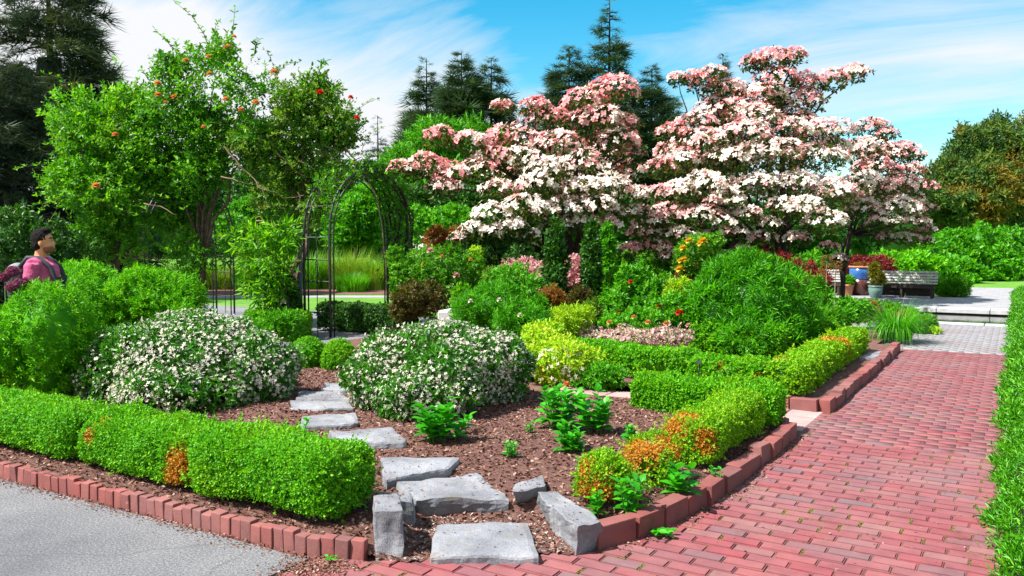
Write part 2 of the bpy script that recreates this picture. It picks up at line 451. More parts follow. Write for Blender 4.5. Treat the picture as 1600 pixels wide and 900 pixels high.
def np_mesh(name, V, F, rnd=None, smooth=False):
    me = bpy.data.meshes.new(name)
    V = np.asarray(V, dtype=np.float32); F = np.asarray(F, dtype=np.int32)
    n, k = F.shape
    me.vertices.add(len(V)); me.vertices.foreach_set('co', V.ravel())
    me.loops.add(n * k); me.loops.foreach_set('vertex_index', F.ravel())
    me.polygons.add(n)
    me.polygons.foreach_set('loop_start', np.arange(0, n * k, k, dtype=np.int32))
    if smooth:
        me.polygons.foreach_set('use_smooth', np.ones(n, dtype=bool))
    if rnd is not None:
        a = me.attributes.new('rnd', 'FLOAT', 'POINT')
        a.data.foreach_set('value', np.asarray(rnd, dtype=np.float32))
    me.update(calc_edges=True)
    return me

T_DIAMOND = (np.array([(0, 0, 0), (.45, .5, .10), (1, 0, -.10), (.45, -.5, .10)]), np.array([(0, 1, 2), (0, 2, 3)]))
T_OVAL = (np.array([(0, 0, 0), (.28, .46, .07), (.70, .40, .03), (1, 0, -.14), (.70, -.40, .03), (.28, -.46, .07)]),
          np.array([(0, 1, 2), (0, 2, 3), (0, 3, 4), (0, 4, 5)]))
T_SPRAY = (np.array([(0, -.03, 0), (0, .03, 0), (1, 0, -.05), (.10, .02, 0), (.22, .02, 0), (.66, .42, -.06), (.10, -.02, 0), (.22, -.02, 0), (.66, -.42, -.06),
                     (.4, .02, 0), (.5, .02, 0), (.92, .26, -.07), (.4, -.02, 0), (.5, -.02, 0), (.92, -.26, -.07)]),
           np.array([(0, 1, 2), (3, 4, 5), (6, 7, 8), (9, 10, 11), (12, 13, 14)]))
T_BLADE = (np.array([(0, -.5, 0), (0, .5, 0), (.55, .35, .06), (.55, -.35, .06), (1, 0, -.12)]), np.array([(0, 1, 2), (0, 2, 3), (3, 2, 4)]))
def _flower(np_, cup, w):
    v, f = [(0, 0, 0)], []
    for i in range(np_):
        a = 2 * math.pi * i / np_
        d = (math.cos(a), math.sin(a)); p = (-d[1], d[0])
        b = len(v)
        v += [(d[0] * .52 + p[0] * w, d[1] * .52 + p[1] * w, cup), (d[0], d[1], cup * 1.2), (d[0] * .52 - p[0] * w, d[1] * .52 - p[1] * w, cup)]
        f += [(0, b + 2, b + 1), (0, b + 1, b)]
    return np.array(v), np.array(f)
T_CROSS = _flower(4, .12, .36)
T_STAR = _flower(4, .10, .28)

def place(P, N, T, L, W, tmpl, rnd):
    """one copy of the template at each point: T along the leaf, N its upper side"""
    tv, tf = tmpl
    n = len(P)
    B = np.cross(N, T)
    L = np.broadcast_to(np.asarray(L, float), (n,)); W = np.broadcast_to(np.asarray(W, float), (n,))
    V = (P[:, None, :] + T[:, None, :] * (L[:, None] * tv[None, :, 0])[:, :, None]
         + B[:, None, :] * (W[:, None] * tv[None, :, 1])[:, :, None] + N[:, None, :] * (L[:, None] * tv[None, :, 2])[:, :, None])
    F = tf[None, :, :] + (np.arange(n) * len(tv))[:, None, None]
    return V.reshape(-1, 3), F.reshape(-1, 3), np.repeat(np.clip(rnd, 0, 1), len(tv))
def merge(parts):
    V, F, A, o = [], [], [], 0
    for v, f, a in parts:
        V.append(v); F.append(f + o); A.append(a); o += len(v)
    return np.concatenate(V), np.concatenate(F), np.concatenate(A)
def perp(A):
    h = np.where(np.abs(A[:, 2:3]) > .9, np.array([[1., 0, 0]]), np.array([[0, 0, 1.]]))
    U = unit(np.cross(A, h))
    return U, np.cross(A, U)

def sprigs(P, N, k, L, W, ang=.9, jit=.5, stem=.05, up=0., tmpl=T_DIAMOND, bias=.0):
    """k leaves round a short shoot at every point"""
    n = len(P)
    A = unit(N + jit * rng.normal(size=(n, 3)) + np.array([0, 0, up]))
    A = np.repeat(A, k, 0); Pk = np.repeat(P, k, 0)
    i = np.tile(np.arange(k), n)
    az = np.repeat(rng.uniform(0, 6.28, n), k) + i * 2.4 + rng.normal(0, .25, n * k)
    th = ang * (1.15 - .7 * i / max(1, k)) * rng.uniform(.75, 1.2, n * k)
    U, Vv = perp(A)
    side = U * np.cos(az)[:, None] + Vv * np.sin(az)[:, None]
    D = A * np.cos(th)[:, None] + side * np.sin(th)[:, None]
    Nl = unit(A * np.sin(th)[:, None] - side * np.cos(th)[:, None] + 1e-6)
    base = Pk + A * (stem * i / k)[:, None]
    rnd = np.repeat(rng.uniform(0, 1, n), k) * .55 + rng.uniform(0, 1, n * k) * .45 + bias
    s = rng.uniform(.7, 1.25, n * k)
    return place(base, Nl, D, L * s, W * s, tmpl, rnd)

def blob_points(blobs, n, amp=.08, freq=4., depth=.25, zmin=.02, seed=1, keep=.62):
    b = np.array(blobs, float)
    c, r = b[:, :3], b[:, 3:]
    w = r[:, 0] * r[:, 2] + r[:, 0] * r[:, 1] + r[:, 1] * r[:, 2]
    idx = rng.choice(len(b), size=n, p=w / w.sum())
    d = unit(rng.normal(size=(n, 3)))
    surf = c[idx] + d * r[idx]
    f = 1 + amp * lump(surf, freq, seed) - depth * rng.uniform(0, 1, n) ** 1.6
    P = c[idx] + d * r[idx] * f[:, None]
    N = unit(d / r[idx])
    ok = P[:, 2] > zmin
    for j in range(len(b)):
        q = (((P - c[j]) / r[j]) ** 2).sum(1)
        ok &= ~((q < keep) & (idx != j))
    return P[ok], N[ok]
def ragged(blobs, k=4, size=.42, seed=0, out=.85):
    """adds small side lobes so that a crown has no smooth outline"""
    r = np.random.default_rng(seed)
    res = []
    for q in blobs:
        q = np.array(q, float)
        res.append(tuple(np.concatenate([q[:3], q[3:] * .84])))
        for _ in range(k):
            d = r.normal(size=3); d /= np.linalg.norm(d); d[2] = abs(d[2]) * .9 - .1
            f = size * r.uniform(.7, 1.25)
            res.append(tuple(np.concatenate([q[:3] + d * q[3:] * out, q[3:] * f])))
    return res
def ellipsoid_np(c, r, nu=16, nv=10, amp=0., freq=4., seed=3):
    u, v = np.meshgrid(np.linspace(0, 2 * np.pi, nu, endpoint=False), np.linspace(.05, np.pi - .05, nv))
    d = np.stack([np.cos(u) * np.sin(v), np.sin(u) * np.sin(v), np.cos(v)], -1).reshape(-1, 3)
    P = np.array(c) + d * np.array(r)
    if amp: P = np.array(c) + d * np.array(r) * (1 + amp * lump(P, freq, seed))[:, None]
    F = []
    for j in range(nv - 1):
        for i in range(nu):
            a = j * nu + i; b_ = j * nu + (i + 1) % nu
            F += [(a, a + nu, b_), (b_, a + nu, b_ + nu)]
    return P, np.array(F), np.full(len(P), .3)

class MB:
    """collects boxes, tubes, lathes and prisms into one mesh object"""
    def __init__(s): s.v, s.f = [], []
    def add(s, v, f):
        o = len(s.v); s.v += [tuple(p) for p in v]; s.f += [tuple(i + o for i in q) for q in f]; return s
    def box(s, c, size, rz=0, tilt=None):
        x, y, z = (a / 2 for a in size)
        pts = [Vector((i * x, j * y, k * z)) for k in (-1, 1) for j in (-1, 1) for i in (-1, 1)]
        M = Matrix.Rotation(rz, 3, 'Z')
        if tilt: M = M @ Matrix.Rotation(tilt, 3, 'X')
        return s.add([M @ p + Vector(c) for p in pts], [(0, 2, 3, 1), (4, 5, 7, 6), (0, 1, 5, 4), (2, 6, 7, 3), (0, 4, 6, 2), (1, 3, 7, 5)])
    def tube(s, pts, rad, sides=6, caps=True):
        P = [Vector(p) for p in pts]; n = len(P)
        rad = rad if hasattr(rad, '__len__') else [rad] * n
        v = []
        u = None
        for i, p in enumerate(P):
            t = (P[min(i + 1, n - 1)] - P[max(i - 1, 0)]).normalized()
            if u is None:
                u = t.orthogonal().normalized()
            else:
                u = (u - t * u.dot(t)).normalized()
            w = t.cross(u)
            for k in range(sides):
                a = 2 * math.pi * k / sides
                v.append(p + (u * math.cos(a) + w * math.sin(a)) * rad[i])
        f = []
        for i in range(n - 1):
            for k in range(sides):
                a, b = i * sides + k, i * sides + (k + 1) % sides
                f.append((a, b, b + sides, a + sides))
        if caps:
            f.append(tuple(reversed(range(sides)))); f.append(tuple((n - 1) * sides + k for k in range(sides)))
        return s.add(v, f)
    def lathe(s, c, prof, sides=24):
        v, f = [], []
        for r, z in prof:
            for k in range(sides):
                a = 2 * math.pi * k / sides
                v.append((c[0] + r * math.cos(a), c[1] + r * math.sin(a), c[2] + z))
        for i in range(len(prof) - 1):
            for k in range(sides):
                a, b = i * sides + k, i * sides + (k + 1) % sides
                f.append((a, b, b + sides, a + sides))
        f.append(tuple(reversed(range(sides)))); f.append(tuple((len(prof) - 1) * sides + k for k in range(sides)))
        return s.add(v, f)
    def ell(s, c, r, nu=16, nv=10, rot=None):
        v, f, _ = ellipsoid_np((0, 0, 0), r, nu, nv)
        M = rot or Matrix.Identity(3)
        top = [i for i in range(nu)]; bot = [(nv - 1) * nu + i for i in range(nu)]
        return s.add([M @ Vector(p) + Vector(c) for p in v], [tuple(q) for q in f] + [tuple(top), tuple(reversed(bot))])
    def prism(s, poly, z0, z1):
        n = len(poly)
        v = [(x, y, z0) for x, y in poly] + [(x, y, z1) for x, y in poly]
        return s.add(v, [tuple(reversed(range(n))), tuple(range(n, 2 * n))] + [(i, (i + 1) % n, n + (i + 1) % n, n + i) for i in range(n)])
    def mesh(s, name, bevel=0, smooth=False, seg=1):
        me = bpy.data.meshes.new(name)
        me.from_pydata([tuple(p) for p in s.v], [], s.f)
        bm = bmesh.new(); bm.from_mesh(me)
        bmesh.ops.recalc_face_normals(bm, faces=bm.faces)
        if bevel:
            bmesh.ops.bevel(bm, geom=bm.edges[:], offset=bevel, segments=seg, affect='EDGES', profile=.6)
        bm.to_mesh(me); bm.free()
        if smooth:
            me.polygons.foreach_set('use_smooth', np.ones(len(me.polygons), dtype=bool))
        me.update()
        return me
    def build(s, name, mat, parent=None, bevel=0, smooth=False, seg=1, world_space=True):
        return add_obj(name, s.mesh(name, bevel, smooth, seg), mat, parent, world_space)

def foliage(name, parts, mat, parent=None, kind='stuff'):
    V, F, A = merge(parts)
    o = add_obj(name, np_mesh(name, V, F, A), mat, parent)
    if kind and parent is not None: o['kind'] = kind
    return o
def bez(p0, p1, p2, n=8):
    p0, p1, p2 = Vector(p0), Vector(p1), Vector(p2)
    return [p0 * (1 - t) ** 2 + p1 * 2 * t * (1 - t) + p2 * t * t for t in (i / (n - 1) for i in range(n))]
def wobble(pts, amp):
    return [Vector(p) + Vector((random.gauss(0, amp), random.gauss(0, amp), random.gauss(0, amp))) if 0 < i < len(pts) - 1 else Vector(p) for i, p in enumerate(pts)]

def shrub(name, label, cat, blobs, mat, n, k=6, L=.05, W=.025, ang=.9, jit=.5, stem=.05, up=.3, amp=.08, freq=4., depth=.25,
          tmpl=T_DIAMOND, group=None, core=.8, stems=True, seed=1, extra=None, zmin=.03, fol='foliage', stem_mat='bark', keep=.62):
    b = np.array(blobs, float)
    c = b[:, :2].mean(0)
    o = empty(name, (c[0], c[1], zmin - .02))
    tag(o, label, cat, group)
    loose = len(b) <= 6 and n >= 300 and name != 'box_ball'
    P, N = blob_points(ragged(blobs, 4, .38, seed, .88) if loose else blobs, n, amp, freq, depth, zmin, seed, keep)
    parts = [sprigs(P, N, k, L, W, ang, jit, stem, up, tmpl)]
    if loose:       # stray shoots above the general outline
        q_ = rng.choice(len(P), size=max(6, len(P) // 16), replace=False)
        rr_ = float(b[:, 3].mean())
        for lift in (.06, .12, .18):
            o_ = rng.normal(0, .02 * rr_, (len(q_), 3))
            parts.append(sprigs(P[q_] + (N[q_] + np.array([0, 0, .5])) * (lift * rr_ * rng.uniform(.3, 1.2, len(q_)))[:, None] + o_, unit(N[q_] + np.array([0, 0, .6])), max(3, k // 2), L, W, ang * .9, .3, stem, up, tmpl))
    if core:
        for q in b:
            v, f, a = ellipsoid_np(q[:3], q[3:] * core * (.80 if loose else 1), 14, 9, amp, freq, seed)
            v[:, 2] = np.maximum(v[:, 2], zmin - .01)
            parts.append((v, f, a))
    foliage(fol, parts, mat, o)
    if stems:
        for q in b:
            e = (q[0] + random.gauss(0, .25) * q[3], q[1] + random.gauss(0, .25) * q[4], q[2] + .4 * q[5])
            s_ = (c[0] * .4 + q[0] * .6 + random.gauss(0, .04), c[1] * .4 + q[1] * .6 + random.gauss(0, .04), zmin - .02)
            rr = max(.006, .02 * min(1.5, q[3]))
            MB().tube(wobble([Vector(s_).lerp(Vector(e), t) for t in (0, .35, .7, 1)], .02), [rr, rr * .8, rr * .6, rr * .3], 5).build('stem', stem_mat, o)
    return o

def hedge_points(c, h, r, n, amp, seed, taper=.0):
    h = np.array(h); c = np.array(c)
    ar = np.array([h[1] * h[2], h[1] * h[2], h[0] * h[2], h[0] * h[2], h[0] * h[1]])
    fc = rng.choice(5, size=n, p=ar / ar.sum())
    q = rng.uniform(-1, 1, (n, 3))
    for i, (ax, sg) in enumerate(((0, -1), (0, 1), (1, -1), (1, 1), (2, 1))):
        q[fc == i, ax] = sg
    q = q * h
    inner = np.clip(q, -(h - r), (h - r))
    inner[:, 2] = np.maximum(inner[:, 2], np.clip(q[:, 2], -h[2], h[2] - r))
    inner[:, 2] = np.minimum(inner[:, 2], h[2] - r)
    N = unit(q - inner + 1e-6)
    P = inner + N * r
    P += N * (amp * lump(P + c, 9., seed) + amp * .7 * lump(P + c, 21., seed + 1))[:, None]
    P -= N * (np.abs(rng.normal(0, .02, n)))[:, None]
    return P + c, N
def hedge(name, label, x0, x1, y0, y1, z0, z1, mat='box_leaf', n=9000, L=.017, W=.0115, rad=.10, amp=.016, seed=1, group=None, holes=None, k=4):
    c = ((x0 + x1) / 2, (y0 + y1) / 2, (z0 + z1) / 2); h = ((x1 - x0) / 2, (y1 - y0) / 2, (z1 - z0) / 2)
    o = empty(name, (c[0], c[1], z0)); tag(o, label, 'hedge', group)
    far_ = y0 > 8
    if far_: n, L, W = int(n * .7), L * 1.12, W * 1.15
    P, N = hedge_points(c, h, rad, int(n * 1.0), amp, seed)
    scorch = None
    if holes:
        d = np.full(len(P), 9.)
        for (hx, hy, hz, hr) in holes:
            d = np.minimum(d, np.linalg.norm(P - np.array((hx, hy, hz)), axis=1) / hr)
        pr = rng.uniform(0, 1, len(P)) < np.clip(1.35 - d, 0, 1) * 1.6
        scorch = (P[pr] - N[pr] * .015, N[pr]); P, N = P[~pr], N[~pr]
    gap = lump(P, 16., seed + 20) + .8 * lump(P, 37., seed + 21) > 1.75
    P, N = P[~gap], N[~gap]
    dead = rng.uniform(0, 1, len(P)) < .004
    foliage('dead_leaves', [sprigs(P[dead], N[dead], 3, L * .9, W * .9, 1.0, .5, .02, 0)], 'rust_leaf', o)
    P, N = P[~dead], N[~dead]
    parts = [sprigs(P, N, k, L * rng.uniform(.9, 1.1), W, 1.0, .45, .03, .25, T_DIAMOND)]
    Q, M_ = hedge_points(c, tuple(a * .995 for a in h), rad, n // 60, amp, seed)     # stray shoots that stand proud of the clipped face
    Q = Q + M_ * .02
    parts.append(sprigs(Q, M_, 7, L * 1.15, W * 1.1, .8, .5, .06, .5, T_DIAMOND, .25))
    # the dense inside of the plant
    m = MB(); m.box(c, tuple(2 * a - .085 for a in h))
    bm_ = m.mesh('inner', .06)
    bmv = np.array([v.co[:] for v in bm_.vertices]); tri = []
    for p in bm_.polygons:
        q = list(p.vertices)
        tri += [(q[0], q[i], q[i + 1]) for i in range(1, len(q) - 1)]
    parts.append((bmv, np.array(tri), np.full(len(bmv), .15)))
    bpy.data.meshes.remove(bm_)
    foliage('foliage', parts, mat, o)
    if scorch is not None and len(scorch[0]):
        s = foliage('scorched_leaves', [sprigs(scorch[0], scorch[1], k, L, W, 1.0, .5, .03, .2, T_DIAMOND)], 'scorched_leaf', o)
        s['label'] = 'orange scorched leaves'
    ns = max(2, int((x1 - x0 + y1 - y0) / .4))
    for i in range(ns):
        px, py = random.uniform(x0 + .1, x1 - .1), random.uniform(y0 + .1, y1 - .1)
        MB().tube(wobble([(px, py, z0 - .06), (px + random.gauss(0, .03), py + random.gauss(0, .03), z0 + .12), (px + random.gauss(0, .06), py + random.gauss(0, .05), z1 - .1)], .01), [.014, .011, .006], 5).build('stem', 'bark', o)
    return o

def conifer(name, label, base, h, rad, mat='fir_leaf', n=7000, spray=.5, nb=150, droop=.35, low=.08, power=.8, group=None, rough_=.25, up=0., trunk_mat='dark_bark', rise=.25, core=.2):
    bx, by, bz = base
    o = empty(name, base); tag(o, label, 'tree', group)
    MB().tube([(bx, by, bz - .1), (bx + .01, by, bz + h * .5), (bx, by, bz + h * .985)], [h * .017, h * .010, h * .0015], 8).build('trunk', trunk_mat, o)
    f = low + (1 - low) * rng.uniform(0, 1, nb) ** 1.12
    f = np.minimum(f, .985)
    ln = rad * ((1 - f) / (1 - low)) ** power * rng.uniform(1 - rough_ * 1.6, 1 + rough_ * .6, nb) + .008 * h
    az = rng.uniform(0, 6.28, nb)
    bi = rng.choice(nb, size=n, p=ln ** 1.15 / (ln ** 1.15).sum())
    t = rng.uniform(.03, 1, n) ** .62
    D = np.stack([np.cos(az), np.sin(az), np.zeros(nb)], 1)
    S = np.stack([-np.sin(az), np.cos(az), np.zeros(nb)], 1)
    lat = rng.normal(0, 1, n) * .16 * ln[bi] * (1.15 - .75 * t)
    P = np.array(base) + D[bi] * (ln[bi] * t)[:, None] + S[bi] * lat[:, None]
    P[:, 2] += f[bi] * h + ln[bi] * (rise * t - droop * t * t) + rng.normal(0, .03, n) * ln[bi] - np.abs(lat) * .3
    T = unit(D[bi] * 1. + S[bi] * (np.sign(lat) * .8)[:, None] * rng.uniform(.2, 1.2, n)[:, None] + np.array([0, 0, up]) + rng.normal(0, .3, (n, 3)) - np.array([0, 0, .25 * droop]))
    Nn = unit(np.array([0, 0, 1.]) + rng.normal(0, .5, (n, 3)))
    Nn = unit(Nn - T * (Nn * T).sum(1)[:, None])
    s = rng.uniform(.6, 1.3, n) * np.clip(ln[bi] / (.5 * rad), .35, 1.)
    rnd = rng.uniform(0, 1, nb)[bi] * .5 + rng.uniform(0, 1, n) * .5
    nu, nv = 12, 14
    th = np.linspace(0, 2 * np.pi, nu, endpoint=False)
    cv, cf = [], []
    for j in range(nv):
        fj = low + (.62 - low) * j / (nv - 1)
        rj = core * rad * ((1 - fj) / (1 - low)) ** power
        for a_ in th: cv.append((bx + rj * math.cos(a_) * random.uniform(.7, 1.2), by + rj * math.sin(a_) * random.uniform(.7, 1.2), bz + fj * h - rj * .1))
    for j in range(nv - 1):
        for i in range(nu):
            a_, b_ = j * nu + i, j * nu + (i + 1) % nu
            cf += [(a_, b_, b_ + nu), (a_, b_ + nu, a_ + nu)]
    foliage('crown', [place(P, Nn, T, spray * s, spray * s, T_SPRAY, rnd), (np.array(cv), np.array(cf), np.full(len(cv), .2))], mat, o)
    for j in range(0, nb, 5):
        p0 = Vector(base) + Vector((0, 0, f[j] * h)); dd = Vector(D[j])
        MB().tube([p0, p0 + dd * ln[j] * .5 + Vector((0, 0, ln[j] * (rise * .5 - droop * .25))), p0 + dd * ln[j] * .9 + Vector((0, 0, ln[j] * (rise * .9 - droop * .81)))],
               [h * .004, h * .0025, h * .001], 4).build('limb', trunk_mat, o)
    return o

def leafy_tree(name, label, base, blobs, mat, n, L, W, k=6, trunk_r=.15, amp=.12, freq=2., depth=.5, group=None, seed=1, ang=1.0, jit=.7, core=.0, trunk_mat='bark', tmpl=T_DIAMOND, cat='tree', up=.25, keep=.45):
    o = empty(name, base); tag(o, label, cat, group)
    b = np.array(blobs, float)
    P, N = blob_points(ragged(blobs, 4, .40, seed), n, amp, freq, depth, base[2] + .1, seed, keep)
    parts = [sprigs(P, N, k, L, W, ang, jit, L * 1.2, up, tmpl)]
    if core:
        for q in b:
            parts.append(ellipsoid_np(q[:3], q[3:] * core, 12, 8, amp, freq, seed))
    foliage('crown', parts, mat, o)
    top = Vector((b[:, 0].mean(), b[:, 1].mean(), b[:, 2].mean()))
    fork = Vector(base).lerp(Vector((top.x * .4 + base[0] * .6, top.y * .4 + base[1] * .6, top.z)), .45)
    MB().tube([Vector(base) - Vector((0, 0, .1)), Vector(base).lerp(fork, .5), fork], [trunk_r * 1.3, trunk_r, trunk_r * .8], 8).build('trunk', trunk_mat, o)
    for q in b:
        e = Vector(q[:3]) + Vector((0, 0, q[5] * .3))
        MB().tube(wobble(bez(fork, fork.lerp(e, .5) + Vector((0, 0, .2 * q[5])), e, 6), trunk_r * .25), [trunk_r * .6, trunk_r * .5, trunk_r * .4, trunk_r * .3, trunk_r * .2, trunk_r * .08], 6).build('limb', trunk_mat, o)
    return o

# ------------------------------------------------------------------ the setting
def struct(name, me_or_mb, mat, label):
    o = me_or_mb.build(name, mat) if isinstance(me_or_mb, MB) else add_obj(name, me_or_mb, mat)
    tag(o, label, None, None, 'structure')
    return o
POND = (-10.0, 0.6, 18.55, 22.75)
def ground_sheet():
    x0, x1, y0, y1 = POND
    E = 700
    xs, ys = [-E, x0, x1, E], [-E, y0, y1, E]
    v = [(x, y, -.03) for y in ys for x in xs]
    f = [(j * 4 + i, j * 4 + i + 1, j * 4 + i + 5, j * 4 + i + 4) for j in range(3) for i in range(3) if not (i == 1 and j == 1)]
    m = MB(); m.add(v, f)
    struct('lawn', m, 'lawn', 'mown green lawn around and beyond the garden beds')
ground_sheet()
m = MB(); m.prism([(-30, -6), (-3.02, -6), (-3.02, 2.93), (-5.74, 2.86), (-8.0, 2.80), (-9.2, 14), (-30, 14)], -.06, 0)
struct('asphalt_path', m, 'asphalt', 'worn grey asphalt path in front of the brick edging')
m = MB(); m.prism([(-3.02, 0), (-.02, 0), (-.02, 13.7), (-3.02, 13.7)], -.08, -.010)
brick_path = struct('brick_path', m, 'joint_sand', 'red brick path running back along the beds')
m = MB(); m.prism([(-3.5, 13.7), (.3, 13.7), (.3, 18.3), (-3.5, 18.3)], -.08, -.006)
grey_path = struct('paved_path', m, 'paving', 'grey paved path between the red bricks and the pond')
m = MB(); m.prism([(-9.5, 23.0), (.3, 23.0), (.3, 34.0), (-2.2, 34.0), (-2.2, 28.4), (-9.5, 28.4)], -.10, .002)
struct('paved_terrace', m, 'paving', 'pale grey paved terrace under the benches beyond the pond')

# the pond: channel walls, water, coping stones
px0, px1, py0, py1 = POND
m = MB()
m.box(((px0 + px1) / 2, py0 + .1, -.45), (px1 - px0, .2, .85)); m.box(((px0 + px1) / 2, py1 - .1, -.45), (px1 - px0, .2, .85))
m.box((px0 + .1, (py0 + py1) / 2, -.45), (.2, py1 - py0 - .41, .85)); m.box((px1 - .1, (py0 + py1) / 2, -.45), (.2, py1 - py0 - .41, .85))
m.box(((px0 + px1) / 2, (py0 + py1) / 2, -.9), (px1 - px0, py1 - py0, .04))
struct('pond_basin', m, 'pond_wall', 'dark stone walls of the sunken pond')
m = MB(); m.add([(px0 + .15, py0 + .15, -.115), (px1 - .15, py0 + .15, -.115), (px1 - .15, py1 - .15, -.115), (px0 + .15, py1 - .15, -.115)], [(0, 1, 2, 3)])
struct('water', m, 'pond_water', 'still dark pond water reflecting green')
pc = empty('pond_coping', (-4, 22.8, 0)); tag(pc, 'pale stone coping along the edges of the pond', 'coping', None, 'structure')
x = px0
while x < px1 - .1:
    w = random.uniform(.85, 1.15)
    MB().box((x + w / 2, 22.72, -.035), (w - .012, .62, .11)).build('coping_stone', 'coping', pc, .012)
    MB().box((x + w / 2, 18.46, -.045), (w - .012, .34, .13)).build('coping_stone', 'coping', pc, .012)
    x += w

# mulch beds
CA, SA = math.cos(R(31.6)), math.sin(R(31.6))
def to_view(x, y):           # garden axes -> axes seen from the entrance (right, away)
    return x * CA + y * SA, -x * SA + y * CA
def sstep(a, b, x):
    t = np.clip((x - a) / (b - a), 0, 1); return t * t * (3 - 2 * t)
CURB_R = [(-1.86, 3.84), (-1.74, 4.10), (-1.66, 4.45), (-1.60, 4.90), (-1.56, 5.76), (-1.545, 7.02)]
CURB_L = [(-8.6, 2.80), (-7.2, 2.86), (-5.74, 2.875), (-4.26, 2.93), (-3.6, 2.945), (-3.05, 2.97), (-2.76, 3.06)]
def interp(pts, v, axis):
    a = np.array(pts)
    return np.interp(v, a[:, axis], a[:, 1 - axis])
def mulch_z(x, y):
    x = np.asarray(x, float); y = np.asarray(y, float)
    X, Y = x * CA + y * SA, -x * SA + y * CA
    P = np.stack([x, y, np.zeros_like(x)], -1).reshape(-1, 3)
    z = .075 + .012 * lump(P, 2.2, 5).reshape(x.shape) + .006 * lump(P, 7., 6).reshape(x.shape) + .045 * sstep(3.3, 5.0, y) * sstep(-1.6, -2.4, x)
    low = (1 - sstep(4.62, 4.85, Y + .18 * X)) * sstep(-.66, -.52, X) * (1 - sstep(.22, .42, X))
    dl = ((y - 3.06) - (x + 2.76) * .80) / 1.28
    z = z * np.where((x > -2.90) & (y < 4.2), sstep(-.05, .14, dl), 1.)
    return z * (1 - low) + (.004 + .006 * lump(P, 9., 8).reshape(x.shape)) * low
def mulch_sheet(name, label, x0, x1, y0, y1, inside, step, zf):
    nx, ny = int((x1 - x0) / step) + 1, int((y1 - y0) / step) + 1
    gx, gy = np.meshgrid(np.linspace(x0, x1, nx), np.linspace(y0, y1, ny))
    z = zf(gx, gy)
    V = np.stack([gx, gy, z], -1).reshape(-1, 3)
    i, j = np.meshgrid(np.arange(nx - 1), np.arange(ny - 1))
    a = (j * nx + i).ravel()
    F = np.stack([a, a + 1, a + nx + 1, a + nx], 1)
    c = V[F].mean(1)
    F = F[inside(c[:, 0], c[:, 1])]
    return struct(name, np_mesh(name, V, F, None, True), 'mulch', label)
def in_bed1(x, y):
    right = x < interp(CURB_R, y, 1) - .03
    left = y > interp(CURB_L, x, 0) + .03
    front = (y - 3.06) > (x + 2.76) * .80 - .05
    return right & left & (front | (x < -2.78))
bed = mulch_sheet('mulch_bed', 'reddish brown bark mulch of the front bed', -8.6, -1.5, 2.7, 7.16, in_bed1, .05, mulch_z)
mulch_sheet('planting_bed', 'mulch of the long bed behind the cross path', -9.0, -1.52, 8.12, 15.6, lambda x, y: (y < 13.6) | (x < -1.9), .25,
            lambda x, y: .07 + .015 * lump(np.stack([x, y, 0 * x], -1).reshape(-1, 3), 2., 9).reshape(x.shape))
m = MB(); m.prism([(-8, 7.16), (-1.50, 7.16), (-1.50, 8.14), (-8, 8.14)], -.06, -.008)
cross = struct('cross_path', m, 'joint_sand', 'narrow cross path of pale pink pavers between the beds')
me_p = MB().box((0, 0, 0), (.29, .29, .05)).mesh('paver', .008)
me_p.materials.append(MATS['pink_paver'])
for i in range(9):
    for j in range(3):
        o = add_obj('paver', me_p, None, cross)
        o.matrix_parent_inverse.identity()
        o.location = (-1.66 - .305 * i, 7.34 + .305 * j, -.02 + random.gauss(0, .002)); o.rotation_euler = (0, 0, random.gauss(0, .01))

# bark chips lying on the mulch
n = 26000
cx = rng.uniform(-7.5, -1.5, n); cy = rng.uniform(2.8, 7.1, n)
ok = in_bed1(cx, cy); cx, cy = cx[ok], cy[ok]
P = np.stack([cx, cy, mulch_z(cx, cy) + .006], -1)
N = unit(np.array([0, 0, 1.]) + rng.normal(0, .45, P.shape))
T = rng.normal(size=P.shape); T = unit(T - N * (N * T).sum(1)[:, None])
s = rng.uniform(.5, 1.5, len(P))
o = foliage('bark_chips', [place(P - T * .015, N, T, .034 * s, .016 * rng.uniform(.5, 1.6, len(P)), T_DIAMOND, rng.uniform(0, 1, len(P)) ** 1.3)], 'bark_chip')
tag(o, 'loose bark chips scattered over the front bed', 'bark chips', None, 'stuff')

# ---- red brick paving: bricks one by one
def brick_list():
    out = []
    y = 1.6
    row = 0
    while y < 13.66:
        xr = -.045
        if y < 3.06: xl = -2.99
        elif y < 3.86: xl = -2.78 + (y - 3.06) / .80 + .02
        elif y < 7.05: xl = float(interp(CURB_R, y, 1)) + .05
        elif y < 8.08: xl = -1.53
        else: xl = -1.47
        x = xr - (0 if row % 2 else .106) - random.uniform(0, .03)
        if row % 2 == 0: out.append(((xr + x) / 2, y, xr - x))
        while x > xl + .05:
            L = min(.212, x - xl)
            out.append((x - L / 2, y, L))
            x -= L
        y += .1015; row += 1
    return out
bl = []
for (x, y, L) in brick_list():
    X, Y = to_view(x, y)
    if Y > 3.55 and abs(X) < Y * .66 + .3:
        bl.append((math.hypot(X, Y), x, y, L))
bl.sort()
me_b = MB().box((0, 0, 0), (.22, .1015, .06)).mesh('brick')
bm = bmesh.new(); bm.from_mesh(me_b)
for v in bm.verts:
    v.co.x *= (1 - .008 / .22); v.co.y *= (1 - .008 / .1015)
bmesh.ops.bevel(bm, geom=[e for e in bm.edges if e.verts[0].co.z > 0 and e.verts[1].co.z > 0], offset=.007, segments=2, affect='EDGES')
bm.to_mesh(me_b); bm.free()
me_b.materials.append(MATS['brick'])
bv = np.array([v.co[:] for v in me_b.vertices]); bf = [tuple(p.vertices) for p in me_b.polygons]
